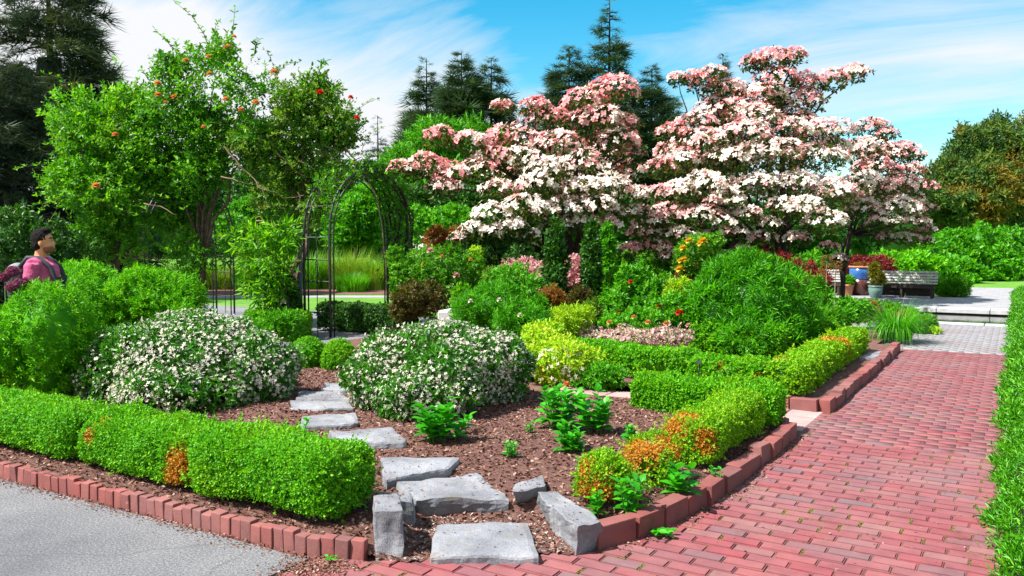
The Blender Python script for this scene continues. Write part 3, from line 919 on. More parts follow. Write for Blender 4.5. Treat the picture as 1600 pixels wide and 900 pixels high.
for d, x, y, L in bl[:300]:
    o = add_obj('brick', me_b, None, brick_path)
    o.matrix_parent_inverse.identity()
    o.location = (x, y, -.03 + random.gauss(0, .0022)); o.scale = (L / .22, 1, 1)
    o.rotation_euler = (random.gauss(0, .009), random.gauss(0, .006), random.gauss(0, .010))
tri = []
for q in bf: tri += [(q[0], q[i], q[i + 1]) for i in range(1, len(q) - 1)]
tri = np.array(tri)
fb = MB().box((0, 0, 0), (.214, .0965, .05)).mesh('flat')
fv = np.array([v.co[:] for v in fb.vertices]); ft = np.array([t_ for p_ in fb.polygons for t_ in ((p_.vertices[0], p_.vertices[1], p_.vertices[2]), (p_.vertices[0], p_.vertices[2], p_.vertices[3]))])
bpy.data.meshes.remove(fb)
parts = []
for d, x, y, L in bl[300:]:
    v = fv * np.array([L / .22, 1, 1])
    a, b_ = random.gauss(0, .004), random.gauss(0, .002)
    v = v + np.stack([0 * v[:, 0], 0 * v[:, 0], v[:, 1] * a + v[:, 0] * b_], 1)
    parts.append((v + np.array([x, y, -.026 + random.gauss(0, .001)]), ft, np.full(len(v), random.random())))
o = foliage('far_bricks', parts, 'brick', brick_path)

# grey pavers before the pond, joined: too far off to pick apart
parts = []
y, row = 13.76, 0
while y < 18.25:
    x = .1 - (row % 2) * .1
    while x > -3.4:
        v = fv * np.array([.2 / .22, 1.33, 1])
        parts.append((v + np.array([x, y, -.027]), ft, np.full(len(v), random.random())))
        x -= .204
    y += .134; row += 1
foliage('grey_pavers', parts, 'grey_paver', grey_path)

# moss and weeds in the joints
n = 0
P = []
for (d, x, y, L) in bl[:420]:
    mossy = mnoise.noise(Vector((x * 1.3, y * 1.3, 2.0)))
    if random.random() < .22 + .5 * mossy:
        ex = x - L / 2; q = random.randint(3, 14)
        P += [(ex + random.gauss(0, .005), y + random.uniform(-.05, .05), -.006 + abs(random.gauss(0, .002))) for _ in range(q)]
    if random.random() < .10 + .8 * mossy:
        P += [(x + random.uniform(-L / 2, L / 2), y - .0507 + random.gauss(0, .003), -.007) for _ in range(random.randint(4, 16))]
for i in range(500):
    y = random.uniform(3.9, 10); xl = float(interp(CURB_R, min(y, 7), 1)) + .05
    P.append((xl + abs(random.gauss(0, .05)), y, -.004))
for i in range(900):
    y = random.uniform(2.5, 13); P.append((-.05 - abs(random.gauss(0, .035)), y, -.003))
P = np.array(P)
o = foliage('joint_moss', [sprigs(P, np.tile([[0, 0, 1.]], (len(P), 1)), 4, .008, .005, 1.1, .4, .002, .2)], 'moss')
tag(o, 'moss and tiny weeds in the joints of the brick path', 'moss', None, 'stuff')

# ---- brick edgings
def edging(name, label, pts, pitch, size, mat, zc, jitter, z_jit=.006, rot_jit=.03):
    e = empty(name, (pts[0][0], pts[0][1], 0)); tag(e, label, 'edging')
    ms = []
    for q in range(4):
        me = MB().box((0, 0, 0), size).mesh('brick', .007, False, 2)
        for v in me.vertices:
            v.co += Vector((mnoise.noise(v.co * 14 + Vector((q * 9, 0, 0))), mnoise.noise(v.co * 14 + Vector((0, q * 7, 3))), mnoise.noise(v.co * 14 + Vector((5, 0, q * 8))))) * .007
        me.materials.append(MATS[mat]); ms.append(me)
    P = [Vector((a, b, 0)) for a, b in pts]
    seg = 0; d = pitch / 2
    while seg < len(P) - 1:
        l = (P[seg + 1] - P[seg]).length
        if d > l:
            d -= l; seg += 1; continue
        t = (P[seg + 1] - P[seg]).normalized()
        p = P[seg] + t * d
        o = add_obj('brick', random.choice(ms), None, e)
        o.matrix_parent_inverse = Matrix.Translation(-Vector(e.location))
        nrm = Vector((-t.y, t.x, 0))
        o.location = p + nrm * random.gauss(0, jitter) + Vector((0, 0, zc + random.gauss(0, z_jit)))
        o.rotation_euler = (random.gauss(0, rot_jit), random.gauss(0, rot_jit), math.atan2(t.y, t.x) + random.gauss(0, rot_jit))
        d += pitch
    return e
edging('brick_edging', 'row of upright red bricks between asphalt and the front hedge', [(a, b + .03) for a, b in CURB_L], .079, (.0775, .062, .22), 'curb_brick', -.012, .004, .008, .026)
edging('brick_edging', 'curved red brick edging on the path side of the front bed', [(a, b) for a, b in CURB_R], .262, (.255, .10, .20), 'curb_brick', .015, .008, .008, .03)
edging('brick_edging', 'straight red brick edging along the path side of the rear bed', [(-1.50, 8.10), (-1.49, 10), (-1.48, 13.3)], .262, (.255, .10, .20), 'curb_brick', .015, .008, .008, .03)
edging('brick_edging', 'short red brick edging across the end of the rear bed', [(-1.56, 8.10), (-2.6, 8.14)], .262, (.255, .10, .20), 'curb_brick', .015, .004, .004, .02)
edging('brick_edging', 'short red brick edging across the far end of the front bed', [(-1.60, 7.05), (-2.4, 7.10)], .262, (.255, .10, .20), 'curb_brick', .015, .004, .004, .02)

# dirt and crumbs gathered along the foot of the edgings
P = []
for (a, b), (a2, b2) in zip(CURB_L[:-1], CURB_L[1:]):
    for _ in range(int(420 * math.hypot(a2 - a, b2 - b))):
        t = random.random(); P.append((a + (a2 - a) * t, b + (b2 - b) * t - abs(random.gauss(0, .05)) - .004, .003))
for (a, b), (a2, b2) in zip(CURB_R[:-1], CURB_R[1:]):
    for _ in range(int(240 * math.hypot(a2 - a, b2 - b))):
        t = random.random(); P.append((a + (a2 - a) * t + .055 + abs(random.gauss(0, .05)), b + (b2 - b) * t, .004))
for _ in range(1100):
    t = random.random(); P.append((-3.03 + random.gauss(0, .05) + .25 * t, 2.86 - abs(random.gauss(0, .12)) + .15 * t, .003))
for _ in range(260):
    P.append((random.uniform(-1.5, -.1), random.uniform(3.2, 9), .004))
P = np.array(P)
Nn = unit(np.array([0, 0, 1.]) + rng.normal(0, .4, P.shape)); T = rng.normal(size=P.shape); T = unit(T - Nn * (Nn * T).sum(1)[:, None])
o = foliage('loose_dirt', [place(P, Nn, T, .012 * rng.uniform(.4, 1.8, len(P)), .008 * rng.uniform(.4, 1.8, len(P)), T_OVAL, rng.uniform(0, 1, len(P)) ** 1.2)], 'bark_chip')
tag(o, 'dirt and bark crumbs along the foot of the edgings', 'dirt', None, 'stuff')

# ---- granite step stones
def stone(name, label, top, bot, z0, z1, tilt=(0, 0), nz=.010, seed=0, rnd=.10, cat='stone', group=None, N=14, zc=None):
    """rough block between two quads of corners (front-left, front-right, back-right, back-left)"""
    idx = {}; v = []; f = []
    def vid(i, j, k):
        key = (i, j, k)
        if key not in idx:
            idx[key] = len(v); v.append((i / N * 2 - 1, j / N * 2 - 1, k / 8 * 2 - 1))
        return idx[key]
    for i in range(N):
        for j in range(N):
            for k in (0, 8):
                q = [vid(i, j, k), vid(i + 1, j, k), vid(i + 1, j + 1, k), vid(i, j + 1, k)]
                f.append(q if k else q[::-1])
    for k in range(8):
        for i in range(N):
            f.append([vid(i, 0, k), vid(i + 1, 0, k), vid(i + 1, 0, k + 1), vid(i, 0, k + 1)])
            f.append([vid(i + 1, N, k), vid(i, N, k), vid(i, N, k + 1), vid(i + 1, N, k + 1)])
            f.append([vid(0, i + 1, k), vid(0, i, k), vid(0, i, k + 1), vid(0, i + 1, k + 1)])
            f.append([vid(N, i, k), vid(N, i + 1, k), vid(N, i + 1, k + 1), vid(N, i, k + 1)])
    T = np.array(top, float)[:, :2]; B = np.array(bot, float)[:, :2]
    C = T.mean(0)
    W = np.linalg.norm(T[1] - T[0]) / 2; D = np.linalg.norm(T[3] - T[0]) / 2; H = (z1 - z0) / 2
    out = []
    for (a, b, c) in v:
        # round the edges in metres
        p = np.array([a * W, b * D, c * H]); h = np.array([W, D, H]); r = min(rnd * min(W, D), H * .5, .03)
        q = np.clip(p, -(h - r), h - r); d = p - q; l = np.linalg.norm(d)
        if l > 1e-9: p = q + d / l * r
        a_, b_, c_ = p / h
        u, w_, t = (a_ + 1) / 2, (b_ + 1) / 2, (c_ + 1) / 2
        qt = (1 - u) * (1 - w_) * T[0] + u * (1 - w_) * T[1] + u * w_ * T[2] + (1 - u) * w_ * T[3]
        qb = (1 - u) * (1 - w_) * B[0] + u * (1 - w_) * B[1] + u * w_ * B[2] + (1 - u) * w_ * B[3]
        xy = qb * (1 - t) + qt * t
        z = z0 + t * (z1 - z0) + t * ((xy - C) @ np.array(tilt))
        P = Vector((xy[0], xy[1], z))
        s1 = Vector((seed * 3.1, seed * 1.7, 0))
        n_ = Vector((mnoise.noise(P * 5 + s1), mnoise.noise(P * 5 + s1 + Vector((9, 3, 1))), mnoise.noise(P * 5 + s1 + Vector((4, 8, 2)))))
        n2_ = Vector((mnoise.noise(P * 19 + s1), mnoise.noise(P * 19 + s1 + Vector((9, 3, 1))), mnoise.noise(P * 19 + s1 + Vector((4, 8, 2)))))
        flat = 1.0 if abs(c_) < .98 else .55
        d_ = n_ * nz * 2.2 + n2_ * nz * .8
        d_.z *= flat * .8
        out.append(P + d_)
    m = MB(); m.add(out, f)
    o = m.build(name, 'granite', None, 0, False)
    return tag(o, label, cat, group)
Z_ = (0, 0)
stone('stone_slab', 'flat pale granite slab set at the front of the stepping path', [(-2.445, 3.195, 0.04), (-1.98, 3.5, 0.04), (-2.304, 3.925, 0.04), (-2.716, 3.598, 0.04)], [(-2.445, 3.195, 0.04), (-1.98, 3.5, 0.04), (-2.304, 3.925, 0.04), (-2.716, 3.598, 0.04)], -.10, .042, Z_, .007, 1)
stone('stone_step', 'thick granite step with a rough front face behind the front slab', [(-2.936, 3.694, 0.115), (-2.467, 4.011, 0.115), (-2.933, 4.311, 0.125), (-3.226, 3.834, 0.125)], [(-2.983, 3.777, 0), (-2.506, 4.017, 0), (-2.933, 4.311, 0.125), (-3.226, 3.834, 0.125)], -.06, .125, Z_, .014, 2)
stone('stepping_stone', 'broad grey stepping stone directly above the thick step', [(-3.246, 3.786, 0.15), (-3.055, 4.184, 0.15), (-3.163, 4.466, 0.15), (-3.62, 4.185, 0.15)], [(-3.246, 3.786, 0.15), (-3.055, 4.184, 0.15), (-3.163, 4.466, 0.15), (-3.62, 4.185, 0.15)], .02, .165, Z_, .012, 3)
stone('stepping_stone', 'wide flat stepping stone beside the leafy clump under the white bush', [(-4.102, 4.366, 0.15), (-3.735, 4.614, 0.15), (-4.147, 4.918, 0.15), (-4.466, 4.544, 0.15)], [(-4.102, 4.366, 0.15), (-3.735, 4.614, 0.15), (-4.147, 4.918, 0.15), (-4.466, 4.544, 0.15)], .02, .165, Z_, .012, 4)
stone('stepping_stone', 'half shaded stepping stone fourth from the brick path', [(-4.763, 4.566, 0.15), (-4.43, 4.878, 0.15), (-4.76, 5.195, 0.15), (-5.036, 4.844, 0.15)], [(-4.763, 4.566, 0.15), (-4.43, 4.878, 0.15), (-4.76, 5.195, 0.15), (-5.036, 4.844, 0.15)], .02, .165, Z_, .012, 5)
stone('stepping_stone', 'stepping stone in the narrow gap between the two white bushes', [(-5.375, 5.006, 0.15), (-4.871, 5.284, 0.15), (-5.179, 5.569, 0.15), (-5.635, 5.289, 0.15)], [(-5.375, 5.006, 0.15), (-4.871, 5.284, 0.15), (-5.179, 5.569, 0.15), (-5.635, 5.289, 0.15)], .02, .165, Z_, .012, 6)
stone('stepping_stone', 'second farthest stepping stone between the two white bushes', [(-5.669, 5.376, 0.15), (-5.206, 5.589, 0.15), (-5.554, 5.83, 0.15), (-5.922, 5.684, 0.15)], [(-5.669, 5.376, 0.15), (-5.206, 5.589, 0.15), (-5.554, 5.83, 0.15), (-5.922, 5.684, 0.15)], .02, .165, Z_, .012, 7)
stone('stepping_stone', 'farthest small stepping stone behind the right white bush', [(-5.827, 5.866, 0.15), (-5.522, 5.93, 0.15), (-5.799, 6.229, 0.15), (-6.023, 6.136, 0.15)], [(-5.827, 5.866, 0.15), (-5.522, 5.93, 0.15), (-5.799, 6.229, 0.15), (-6.023, 6.136, 0.15)], .02, .165, Z_, .012, 8)
stone('granite_block', 'long rough granite block lying beside the right brick edging', [(-1.874, 3.655, 0.15), (-1.784, 3.799, 0.15), (-2.264, 4.167, 0.16), (-2.323, 4.044, 0.16)], [(-1.88, 3.683, 0), (-1.834, 3.922, 0), (-2.333, 4.344, 0), (-2.393, 4.167, 0)], -.05, .16, Z_, .012, 9)
stone('granite_block', 'tall upright granite block at the end of the brick row', [(-2.753, 3.135, 0.23), (-2.631, 3.21, 0.23), (-2.836, 3.435, 0.23), (-2.941, 3.344, 0.23)], [(-2.727, 3.102, 0), (-2.603, 3.178, 0), (-2.805, 3.437, 0), (-2.942, 3.353, 0)], -.05, .235, Z_, .012, 10)
stone('granite_block', 'low granite block half shaded behind the upright block', [(-2.959, 3.397, 0.17), (-2.805, 3.518, 0.17), (-2.922, 3.666, 0.17), (-3.105, 3.553, 0.17)], [(-2.966, 3.413, 0.02), (-2.823, 3.55, 0.02), (-2.931, 3.686, 0.02), (-3.114, 3.573, 0.02)], -.03, .175, Z_, .012, 11)
stone('granite_block', 'small wedge of granite between the step and the long block', [(-2.445, 3.96, 0.14), (-2.341, 4.167, 0.14), (-2.456, 4.355, 0.145), (-2.521, 4.127, 0.145)], [(-2.512, 4.098, 0.03), (-2.428, 4.322, 0.03), (-2.572, 4.544, 0.03), (-2.649, 4.337, 0.03)], -.02, .165, Z_, .012, 12)
# chips kicked onto the stones
P = []
for so_ in [q for q in SC.objects if q.name.startswith(('stepping_stone', 'stone_s', 'granite_block'))]:
    vs = [v for v in so_.data.vertices if v.normal.z > .75]
    for v in random.sample(vs, min(16, len(vs))):
        P.append((v.co.x + random.gauss(0, .006), v.co.y + random.gauss(0, .006), v.co.z + .004))
P = np.array(P); Nn = unit(np.array([0, 0, 1.]) + rng.normal(0, .2, P.shape)); T = rng.normal(size=P.shape); T = unit(T - Nn * (Nn * T).sum(1)[:, None])
o = foliage('stray_chips', [place(P, Nn, T, .022 * rng.uniform(.4, 1.4, len(P)), .010 * rng.uniform(.5, 1.5, len(P)), T_DIAMOND, rng.uniform(0, 1, len(P)))], 'bark_chip')
tag(o, 'stray bark chips lying on the stepping stones', 'bark chips', None, 'stuff')
# fine gravel in the entrance
n = 3500
gx = rng.uniform(-3.0, -1.8, n); gy = rng.uniform(3.0, 4.4, n)
X, Y = gx * CA + gy * SA, -gx * SA + gy * CA
ok = (Y < 4.72) & (Y > 4.0) & (X > -.62) & (X < .4) & in_bed1(gx, gy)
gx, gy = gx[ok], gy[ok]
P = np.stack([gx, gy, mulch_z(gx, gy) + .003], -1)
N = unit(np.array([0, 0, 1.]) + rng.normal(0, .5, P.shape)); T = rng.normal(size=P.shape); T = unit(T - N * (N * T).sum(1)[:, None])
def grit_mat():
    m, nt, b = base_mat('grit')
    at = nt.nodes.new('ShaderNodeAttribute'); at.attribute_name = 'rnd'
    r = ramp(nt, [(0, (.14, .10, .08)), (.5, (.24, .21, .19)), (1, (.36, .33, .30))])
    nt.links.new(at.outputs['Fac'], r.inputs[0]); nt.links.new(r.outputs[0], b.inputs['Base Color']); b.inputs['Roughness'].default_value = .9
grit_mat()
o = foliage('gravel', [place(P, N, T, .014 * rng.uniform(.5, 1.5, len(P)), .012 * rng.uniform(.5, 1.5, len(P)), T_OVAL, rng.uniform(0, 1, len(P)))], 'grit')
tag(o, 'fine grey grit around the front slab', 'gravel', None, 'stuff')

# ------------------------------------------------------------------ box hedges
HG = 'clipped box hedges edging the beds'
hedge('box_hedge', 'clipped bright green box hedge at the left edge of the picture', -7.3, -5.42, 3.08, 3.50, .09, .43, n=9500, seed=1, group=HG, rad=.14)
hedge('box_hedge', 'clipped box hedge with an orange and a yellow scorched patch', -5.38, -4.22, 3.10, 3.54, .09, .445, n=9500, seed=2, group=HG, rad=.14,
      holes=[(-4.30, 3.12, .27, .10), (-4.36, 3.14, .17, .09), (-5.22, 3.12, .33, .055), (-5.15, 3.16, .46, .07)])
hedge('box_hedge', 'dense clipped green box hedge ending beside the upright granite block', -4.20, -3.09, 3.10, 3.60, .09, .465, n=10000, seed=3, group=HG, rad=.14)
hedge('box_hedge', 'box hedge crossing the far end of the front bed', -2.92, -1.62, 6.72, 7.10, .10, .41, n=7500, seed=5, group=HG, L=.022, W=.014)
hedge('box_hedge', 'yellowish green box hedge beside the path at the front bed', -2.06, -1.70, 5.25, 6.62, .10, .385, 'box_lime', n=7500, seed=6, group=HG, holes=[(-2.04, 5.26, .33, .17), (-1.95, 5.5, .38, .12), (-1.72, 5.3, .28, .10)])
hedge('box_hedge', 'small scorched box plant with orange patches nearest the long granite block', -2.16, -1.88, 4.12, 4.46, .10, .37, 'box_lime', n=2300, seed=7, group=HG, holes=[(-1.98, 4.12, .16, .13), (-2.12, 4.14, .33, .10), (-1.9, 4.2, .29, .07)], rad=.13, amp=.03)
hedge('box_hedge', 'thin patchy box plant with bare twigs and orange top', -2.06, -1.80, 4.66, 5.04, .11, .35, 'box_lime', n=1700, seed=8, group=HG, holes=[(-1.95, 4.7, .35, .14), (-1.84, 4.9, .30, .11), (-2.05, 4.72, .24, .10)], rad=.12, amp=.035)
hedge('box_hedge', 'low box hedge in front of the pink flowers in the rear bed', -5.0, -3.02, 8.62, 9.02, .08, .40, n=6500, seed=9, group=HG, L=.024, W=.016)
hedge('box_hedge', 'low box hedge with an orange sprig in front of the willow leaved shrub', -2.95, -2.16, 8.36, 8.78, .08, .37, n=4000, seed=10, group=HG, L=.024, W=.016, holes=[(-2.6, 8.36, .34, .06), (-2.2, 8.36, .22, .06)])
hedge('box_hedge', 'long box hedge with yellowing top along the straight edging', -2.14, -1.76, 8.36, 12.5, .08, .39, 'box_lime', n=11500, seed=11, group=HG, L=.026, W=.017, holes=[(-2.1, 8.7, .43, .10), (-1.95, 10.9, .43, .3)])
stone('stepping_stone', 'small flat blue grey stone in the strip beside the straight edging', [(-1.722, 11.489, 0.09), (-1.55, 11.594, 0.09), (-1.507, 12.364, 0.09), (-1.704, 12.243, 0.09)], [(-1.722, 11.489, 0.09), (-1.55, 11.594, 0.09), (-1.507, 12.364, 0.09), (-1.704, 12.243, 0.09)], .0, .10, Z_, .008, 15)
hedge('box_hedge', 'green box hedge behind the grass tuft near the paved path', -3.2, -2.2, 12.3, 12.75, .08, .44, n=4200, seed=12, group=HG, L=.03, W=.02)
hedge('box_hedge', 'low box hedge behind the willow leaved shrub with orange tinged top', -3.7, -2.5, 10.5, 10.9, .08, .52, n=4200, seed=13, group=HG, L=.03, W=.02)
p = (-9.739, 11.15, 0)
hedge('box_hedge', 'dark shaded box hedge inside the iron arch', p[0] - 1.2, p[0] + .8, p[1] - .25, p[1] + .25, .02, .48, 'dark_leaf', n=4500, seed=14, group=HG, L=.035, W=.022)
p = (-10.384, 9.579, 0)
hedge('box_hedge', 'green box hedge left of the iron arch', p[0] - .7, p[0] + .5, p[1] - .22, p[1] + .22, .02, .46, 'box_leaf', n=3500, seed=15, group=HG, L=.035, W=.022)
for (px, d, r_, lab, sd) in (((-7.302, 7.131, 0), 9.9, .21, 'small round box ball at the end of the stepping path, left of its twin', 3), ((-6.832, 7.186, 0), 9.7, .19, 'small round box ball touching the right white bush', 4)):
    shrub('box_ball', lab, 'shrub', [(px[0], px[1], .22, r_, r_, .22)], 'box_leaf', 1500, 5, .024, .015, 1., .45, .03, .25, .05, 8, .12, group='round box balls', core=.85, seed=sd)

# low yew bank on the right of the path
yb = empty('yew_hedge', (.4, 8, 0)); tag(yb, 'low spreading green yew hedge along the right side of the path', 'hedge')
n = 8500
u = rng.uniform(0, 1, n)
yy = 3.0 + 28 * u ** 2.6
xx = -.08 + .62 * rng.uniform(0, 1, n) ** 1.25
hh = .16 * sstep(-.10, .22, xx) + .03 * lump(np.stack([xx, yy, 0 * xx], 1), 7., 3) * sstep(-.06, .1, xx) - .01
edge = -.02 + .045 * lump(np.stack([0 * yy, yy, 0 * yy], 1), 9., 4)
ok = xx > edge - .04
P = np.stack([xx, yy, np.maximum(hh, .005)], 1)[ok]
N = unit(np.stack([-.5 * (1 - sstep(-.05, .3, P[:, 0])), 0 * P[:, 0], np.ones(len(P))], 1))
sc = np.clip(P[:, 1] / 6, 1, 2.2)
lo = P[:, 1] < 8
foliage('foliage', [sprigs(P[lo], N[lo], 8, .050, .0085, 1.0, .6, .07, .1, T_DIAMOND), sprigs(P[~lo], N[~lo], 6, .07, .014, 1.0, .5, .08, .1, T_DIAMOND)], 'yew_leaf', yb)
m = MB(); m.prism([(.0, 1.5), (.8, 1.5), (.8, 33), (.0, 33)], -.05, .03); mm_ = m.build('root_mat', 'soil', yb)

# ------------------------------------------------------------------ flowering bushes of the front bed
def choisya(name, label, blobs, seed, n=6500, nf=6600):
    blobs = ragged(blobs, 4, .30, seed, .82)
    o = shrub(name, label, 'shrub', blobs, 'choisya_leaf', n, 7, .055, .020, 1.0, .5, .05, .2, .06, 5., .18, T_DIAMOND, 'white flowering bushes', .60, True, seed)
    P, N = blob_points(blobs, nf, .06, 5., .03, .12, seed)
    okf = lump(P, 5., seed + 9) + .4 * rng.normal(size=len(P)) > -.95
    P, N = P[okf], N[okf]
    up = unit(N + np.array([-.1, -.15, .25]))
    parts = []
    for k in range(3):
        Q = P + up * .035 + rng.normal(0, .026, P.shape)
        Nn = unit(up + rng.normal(0, .45, P.shape))
        T = rng.normal(size=P.shape); T = unit(T - Nn * (Nn * T).sum(1)[:, None])
        s = rng.uniform(.012, .021, len(P))
        parts.append(place(Q, Nn, T, s, s, T_STAR, rng.uniform(0, 1, len(P))))
    foliage('blossoms', parts, 'white_petal', o)
    return o
choisya('white_bush', 'rounded bush covered in small white flowers behind the front hedge', [(-6.786, 5.101, 0.409, 0.833, 0.833, 0.555), (-7.198, 4.729, 0.313, 0.512, 0.512, 0.463), (-6.204, 5.341, 0.344, 0.439, 0.439, 0.451), (-6.497, 4.809, 0.231, 0.703, 0.703, 0.293)], 21)
choisya('white_bush', 'rounded bush covered in small white flowers right of the stepping stones', [(-4.543, 6.128, 0.406, 0.724, 0.724, 0.499), (-4.821, 5.723, 0.291, 0.416, 0.416, 0.382), (-4.296, 6.515, 0.344, 0.427, 0.427, 0.378), (-4.326, 5.557, 0.278, 0.438, 0.438, 0.273)], 22)

sp = [(-9.198, 5.613, 0.698, 0.637, 0.637, 0.645), (-8.213, 4.222, 0.453, 0.432, 0.432, 0.518), (-8.962, 5.993, 0.756, 0.536, 0.536, 0.505), (-7.752, 4.271, 0.707, 0.373, 0.373, 0.541), (-7.803, 4.24, 0.329, 0.301, 0.301, 0.331), (-8.051, 3.97, 0.616, 0.332, 0.332, 0.368), (-9.285, 5.559, 1.075, 0.412, 0.412, 0.315)]
shrub('spurge_bush', 'large bright green bush in front of the walking person', 'shrub', sp, 'spurge_leaf', 6800, 9, .05, .014, 1.0, .45, .07, .45, .12, 6., .25, seed=31, core=.74, keep=.7)
shrub('spurge_bush', 'lower bright green bush between the vines and the left white bush', 'shrub', [(-8.519, 6.03, 0.985, 0.36, 0.36, 0.33), (-8.594, 5.749, 0.902, 0.367, 0.367, 0.338), (-8.157, 6.018, 0.791, 0.257, 0.257, 0.264)], 'spurge_leaf', 2400, 9, .05, .014, 1.0, .45, .07, .45, .12, 6., .25, seed=32, core=.74)

# ------------------------------------------------------------------ leafy herbs in the front bed, leaf by leaf
def leaf_mesh(L, W, droop):
    v, f = [], []
    prof = [(0, .06), (.18, .62), (.42, 1.0), (.68, .80), (.88, .40), (1.0, .02)]
    for t, w in prof:
        z = -droop * t * t * L
        v += [(t * L, -w * W / 2, z + .16 * w * W), (t * L, 0, z), (t * L, w * W / 2, z + .16 * w * W)]
    for i in range(len(prof) - 1):
        a = i * 3
        f += [(a, a + 3, a + 4, a + 1), (a + 1, a + 4, a + 5, a + 2)]
    m = MB(); m.add(v, f)
    me = m.mesh('leaf', 0, True)
    a = me.attributes.new('rnd', 'FLOAT', 'POINT')
    a.data.foreach_set('value', np.full(len(me.vertices), random.random(), dtype=np.float32))
    me.materials.append(MATS['herb_leaf'])
    return me
LEAVES = [leaf_mesh(1, random.uniform(.56, .72), random.uniform(.1, .45)) for _ in range(6)]
def herb(name, label, base, stems, h, leaf, whorls=6, group=None, spread=.12):
    z0 = float(mulch_z(np.array([base[0]]), np.array([base[1]]))[0])
    o = empty(name, (base[0], base[1], z0)); tag(o, label, 'plant', group)
    for s in range(stems):
        a = 6.28 * s / stems + random.uniform(-.4, .4)
        r = spread * random.uniform(.2, 1) if stems > 1 else 0
        hh = h * random.uniform(.65, 1.05)
        top = Vector((math.cos(a) * r * 1.3, math.sin(a) * r * 1.3, hh)); foot = Vector((math.cos(a) * r * .6, math.sin(a) * r * .6, -.01))
        MB().tube([foot, foot.lerp(top, .5), top], [.005, .004, .002], 5).build('stem', 'green_stem', o, world_space=False)
        for w in range(whorls):
            t = .15 + .85 * (w + .5) / whorls
            p = foot.lerp(top, t)
            for k in range(3 if w < whorls - 1 else 4):
                az = w * 1.2 + k * 2.09 + random.uniform(-.3, .3)
                l = add_obj('leaf', random.choice(LEAVES), None, o, False)
                sc_ = leaf * random.uniform(.75, 1.15) * (1.1 - .45 * t)
                l.scale = (sc_, sc_, sc_); l.location = p
                l.rotation_euler = (random.gauss(0, .2), -(.25 + .6 * t) + random.gauss(0, .2), az)
    return o
HB = 'broad leaved herbs in the mulch'
herb('leafy_herb', 'broad leaved green clump at the foot of the right white bush', (-3.606, 4.837, 0.12), 8, .30, .125, 5, HB, .17)
herb('leafy_herb', 'tall leafy clump in the open mulch, on the left of its neighbours', (-3.073, 5.654, 0.12), 7, .33, .115, 6, HB, .15)
herb('leafy_herb', 'tall leafy clump in the open mulch, on the right of its neighbours', (-2.748, 5.701, 0.12), 7, .33, .115, 6, HB, .15)
herb('leafy_herb', 'shorter leafy clump in front of the two tall clumps', (-2.647, 5.078, 0.12), 5, .18, .10, 5, HB, .10)
herb('leafy_herb', 'small lone seedling in the open mulch', (-2.924, 4.745, 0.12), 3, .11, .05, 4, HB, .04)
herb('leafy_herb', 'tiny seedling left of the tall leafy clumps', (-3.154, 5.401, 0.12), 3, .09, .04, 3, HB, .03)
herb('leafy_herb', 'leafy sprout behind the thin patchy box plant', (-2.416, 5.615, 0.12), 4, .15, .06, 4, HB, .06)
herb('leafy_herb', 'dark leafy sprout behind the near end of the front hedge', (-4.462, 4.224, 0.1), 4, .24, .07, 5, HB, .1)
herb('broad_weed', 'broad leaved weed in front of the thin patchy box plant', (-1.687, 4.671, 0.09), 3, .22, .12, 4, HB, .07)
herb('broad_weed', 'leafy weed at the foot of the scorched box plant', (-1.808, 4.21, 0.09), 4, .22, .09, 4, HB, .09)
herb('broad_weed', 'leafy weed between the scorched box plant and the granite block', (-1.947, 4.061, 0.09), 3, .16, .065, 4, HB, .06)
herb('broad_weed', 'small weed in the shade beside the edging', (-1.597, 5.079, 0.08), 2, .10, .05, 3, HB, .03)
def path_weed(label, base, r, n):
    o = empty('path_weed', (base[0], base[1], 0)); tag(o, label, 'weed')
    for k in range(n):
        l = add_obj('leaf', random.choice(LEAVES), None, o, False)
        s = r * random.uniform(.5, 1); l.scale = (s, s * .9, s)
        l.location = (random.gauss(0, r * .4), random.gauss(0, r * .35), .012 + random.uniform(0, .02)); l.rotation_euler = (random.gauss(0, .2), -random.uniform(.1, .5), random.uniform(0, 6.28))
path_weed('bright green weed against the curved edging on the brick path', (-1.619, 4.167, 0), .062, 34)
path_weed('tiny weed at the corner where asphalt meets the bricks', (-2.888, 2.963, 0), .03, 16)
path_weed('tiny green weed against the upright edging bricks', (-4.403, 2.958, 0), .026, 12)

# ------------------------------------------------------------------ rear bed planting
shrub('golden_shrub', 'yellow green shrub with pale cream flowers beside the right white bush', 'shrub', [(-4.425, 8.197, 0.249, 0.349, 0.349, 0.291), (-4.173, 8.234, 0.191, 0.244, 0.244, 0.23), (-4.741, 8.354, 0.357, 0.263, 0.263, 0.27), (-5.004, 8.897, 0.465, 0.175, 0.175, 0.191)], 'yellow_leaf', 2100, 7, .045, .02, 1., .5, .05, .3, .12, 6., .3, seed=41, core=.7)
P, N = blob_points([(-4.311, 8.032, 0.206, 0.355, 0.355, 0.256)], 160, .1, 6, .1, .1, 42)
Nn = unit(N + rng.normal(0, .4, N.shape)); T = rng.normal(size=N.shape); T = unit(T - Nn * (Nn * T).sum(1)[:, None])
o = foliage('golden_shrub_blossoms', [place(P, Nn, T, .026, .026, T_STAR, rng.uniform(0, 1, len(P)))], 'white_petal', bpy.data.objects['golden_shrub'])
o.name = 'blossoms'
shrub('lime_shrub', 'small chartreuse shrub in the rear bed', 'shrub', [(-5.024, 9.589, 0.543, 0.287, 0.287, 0.203), (-4.947, 9.754, 0.576, 0.204, 0.204, 0.17)], 'lime_leaf', 900, 8, .06, .010, 1., .5, .06, .4, .12, 6., .3, seed=43, core=.7)
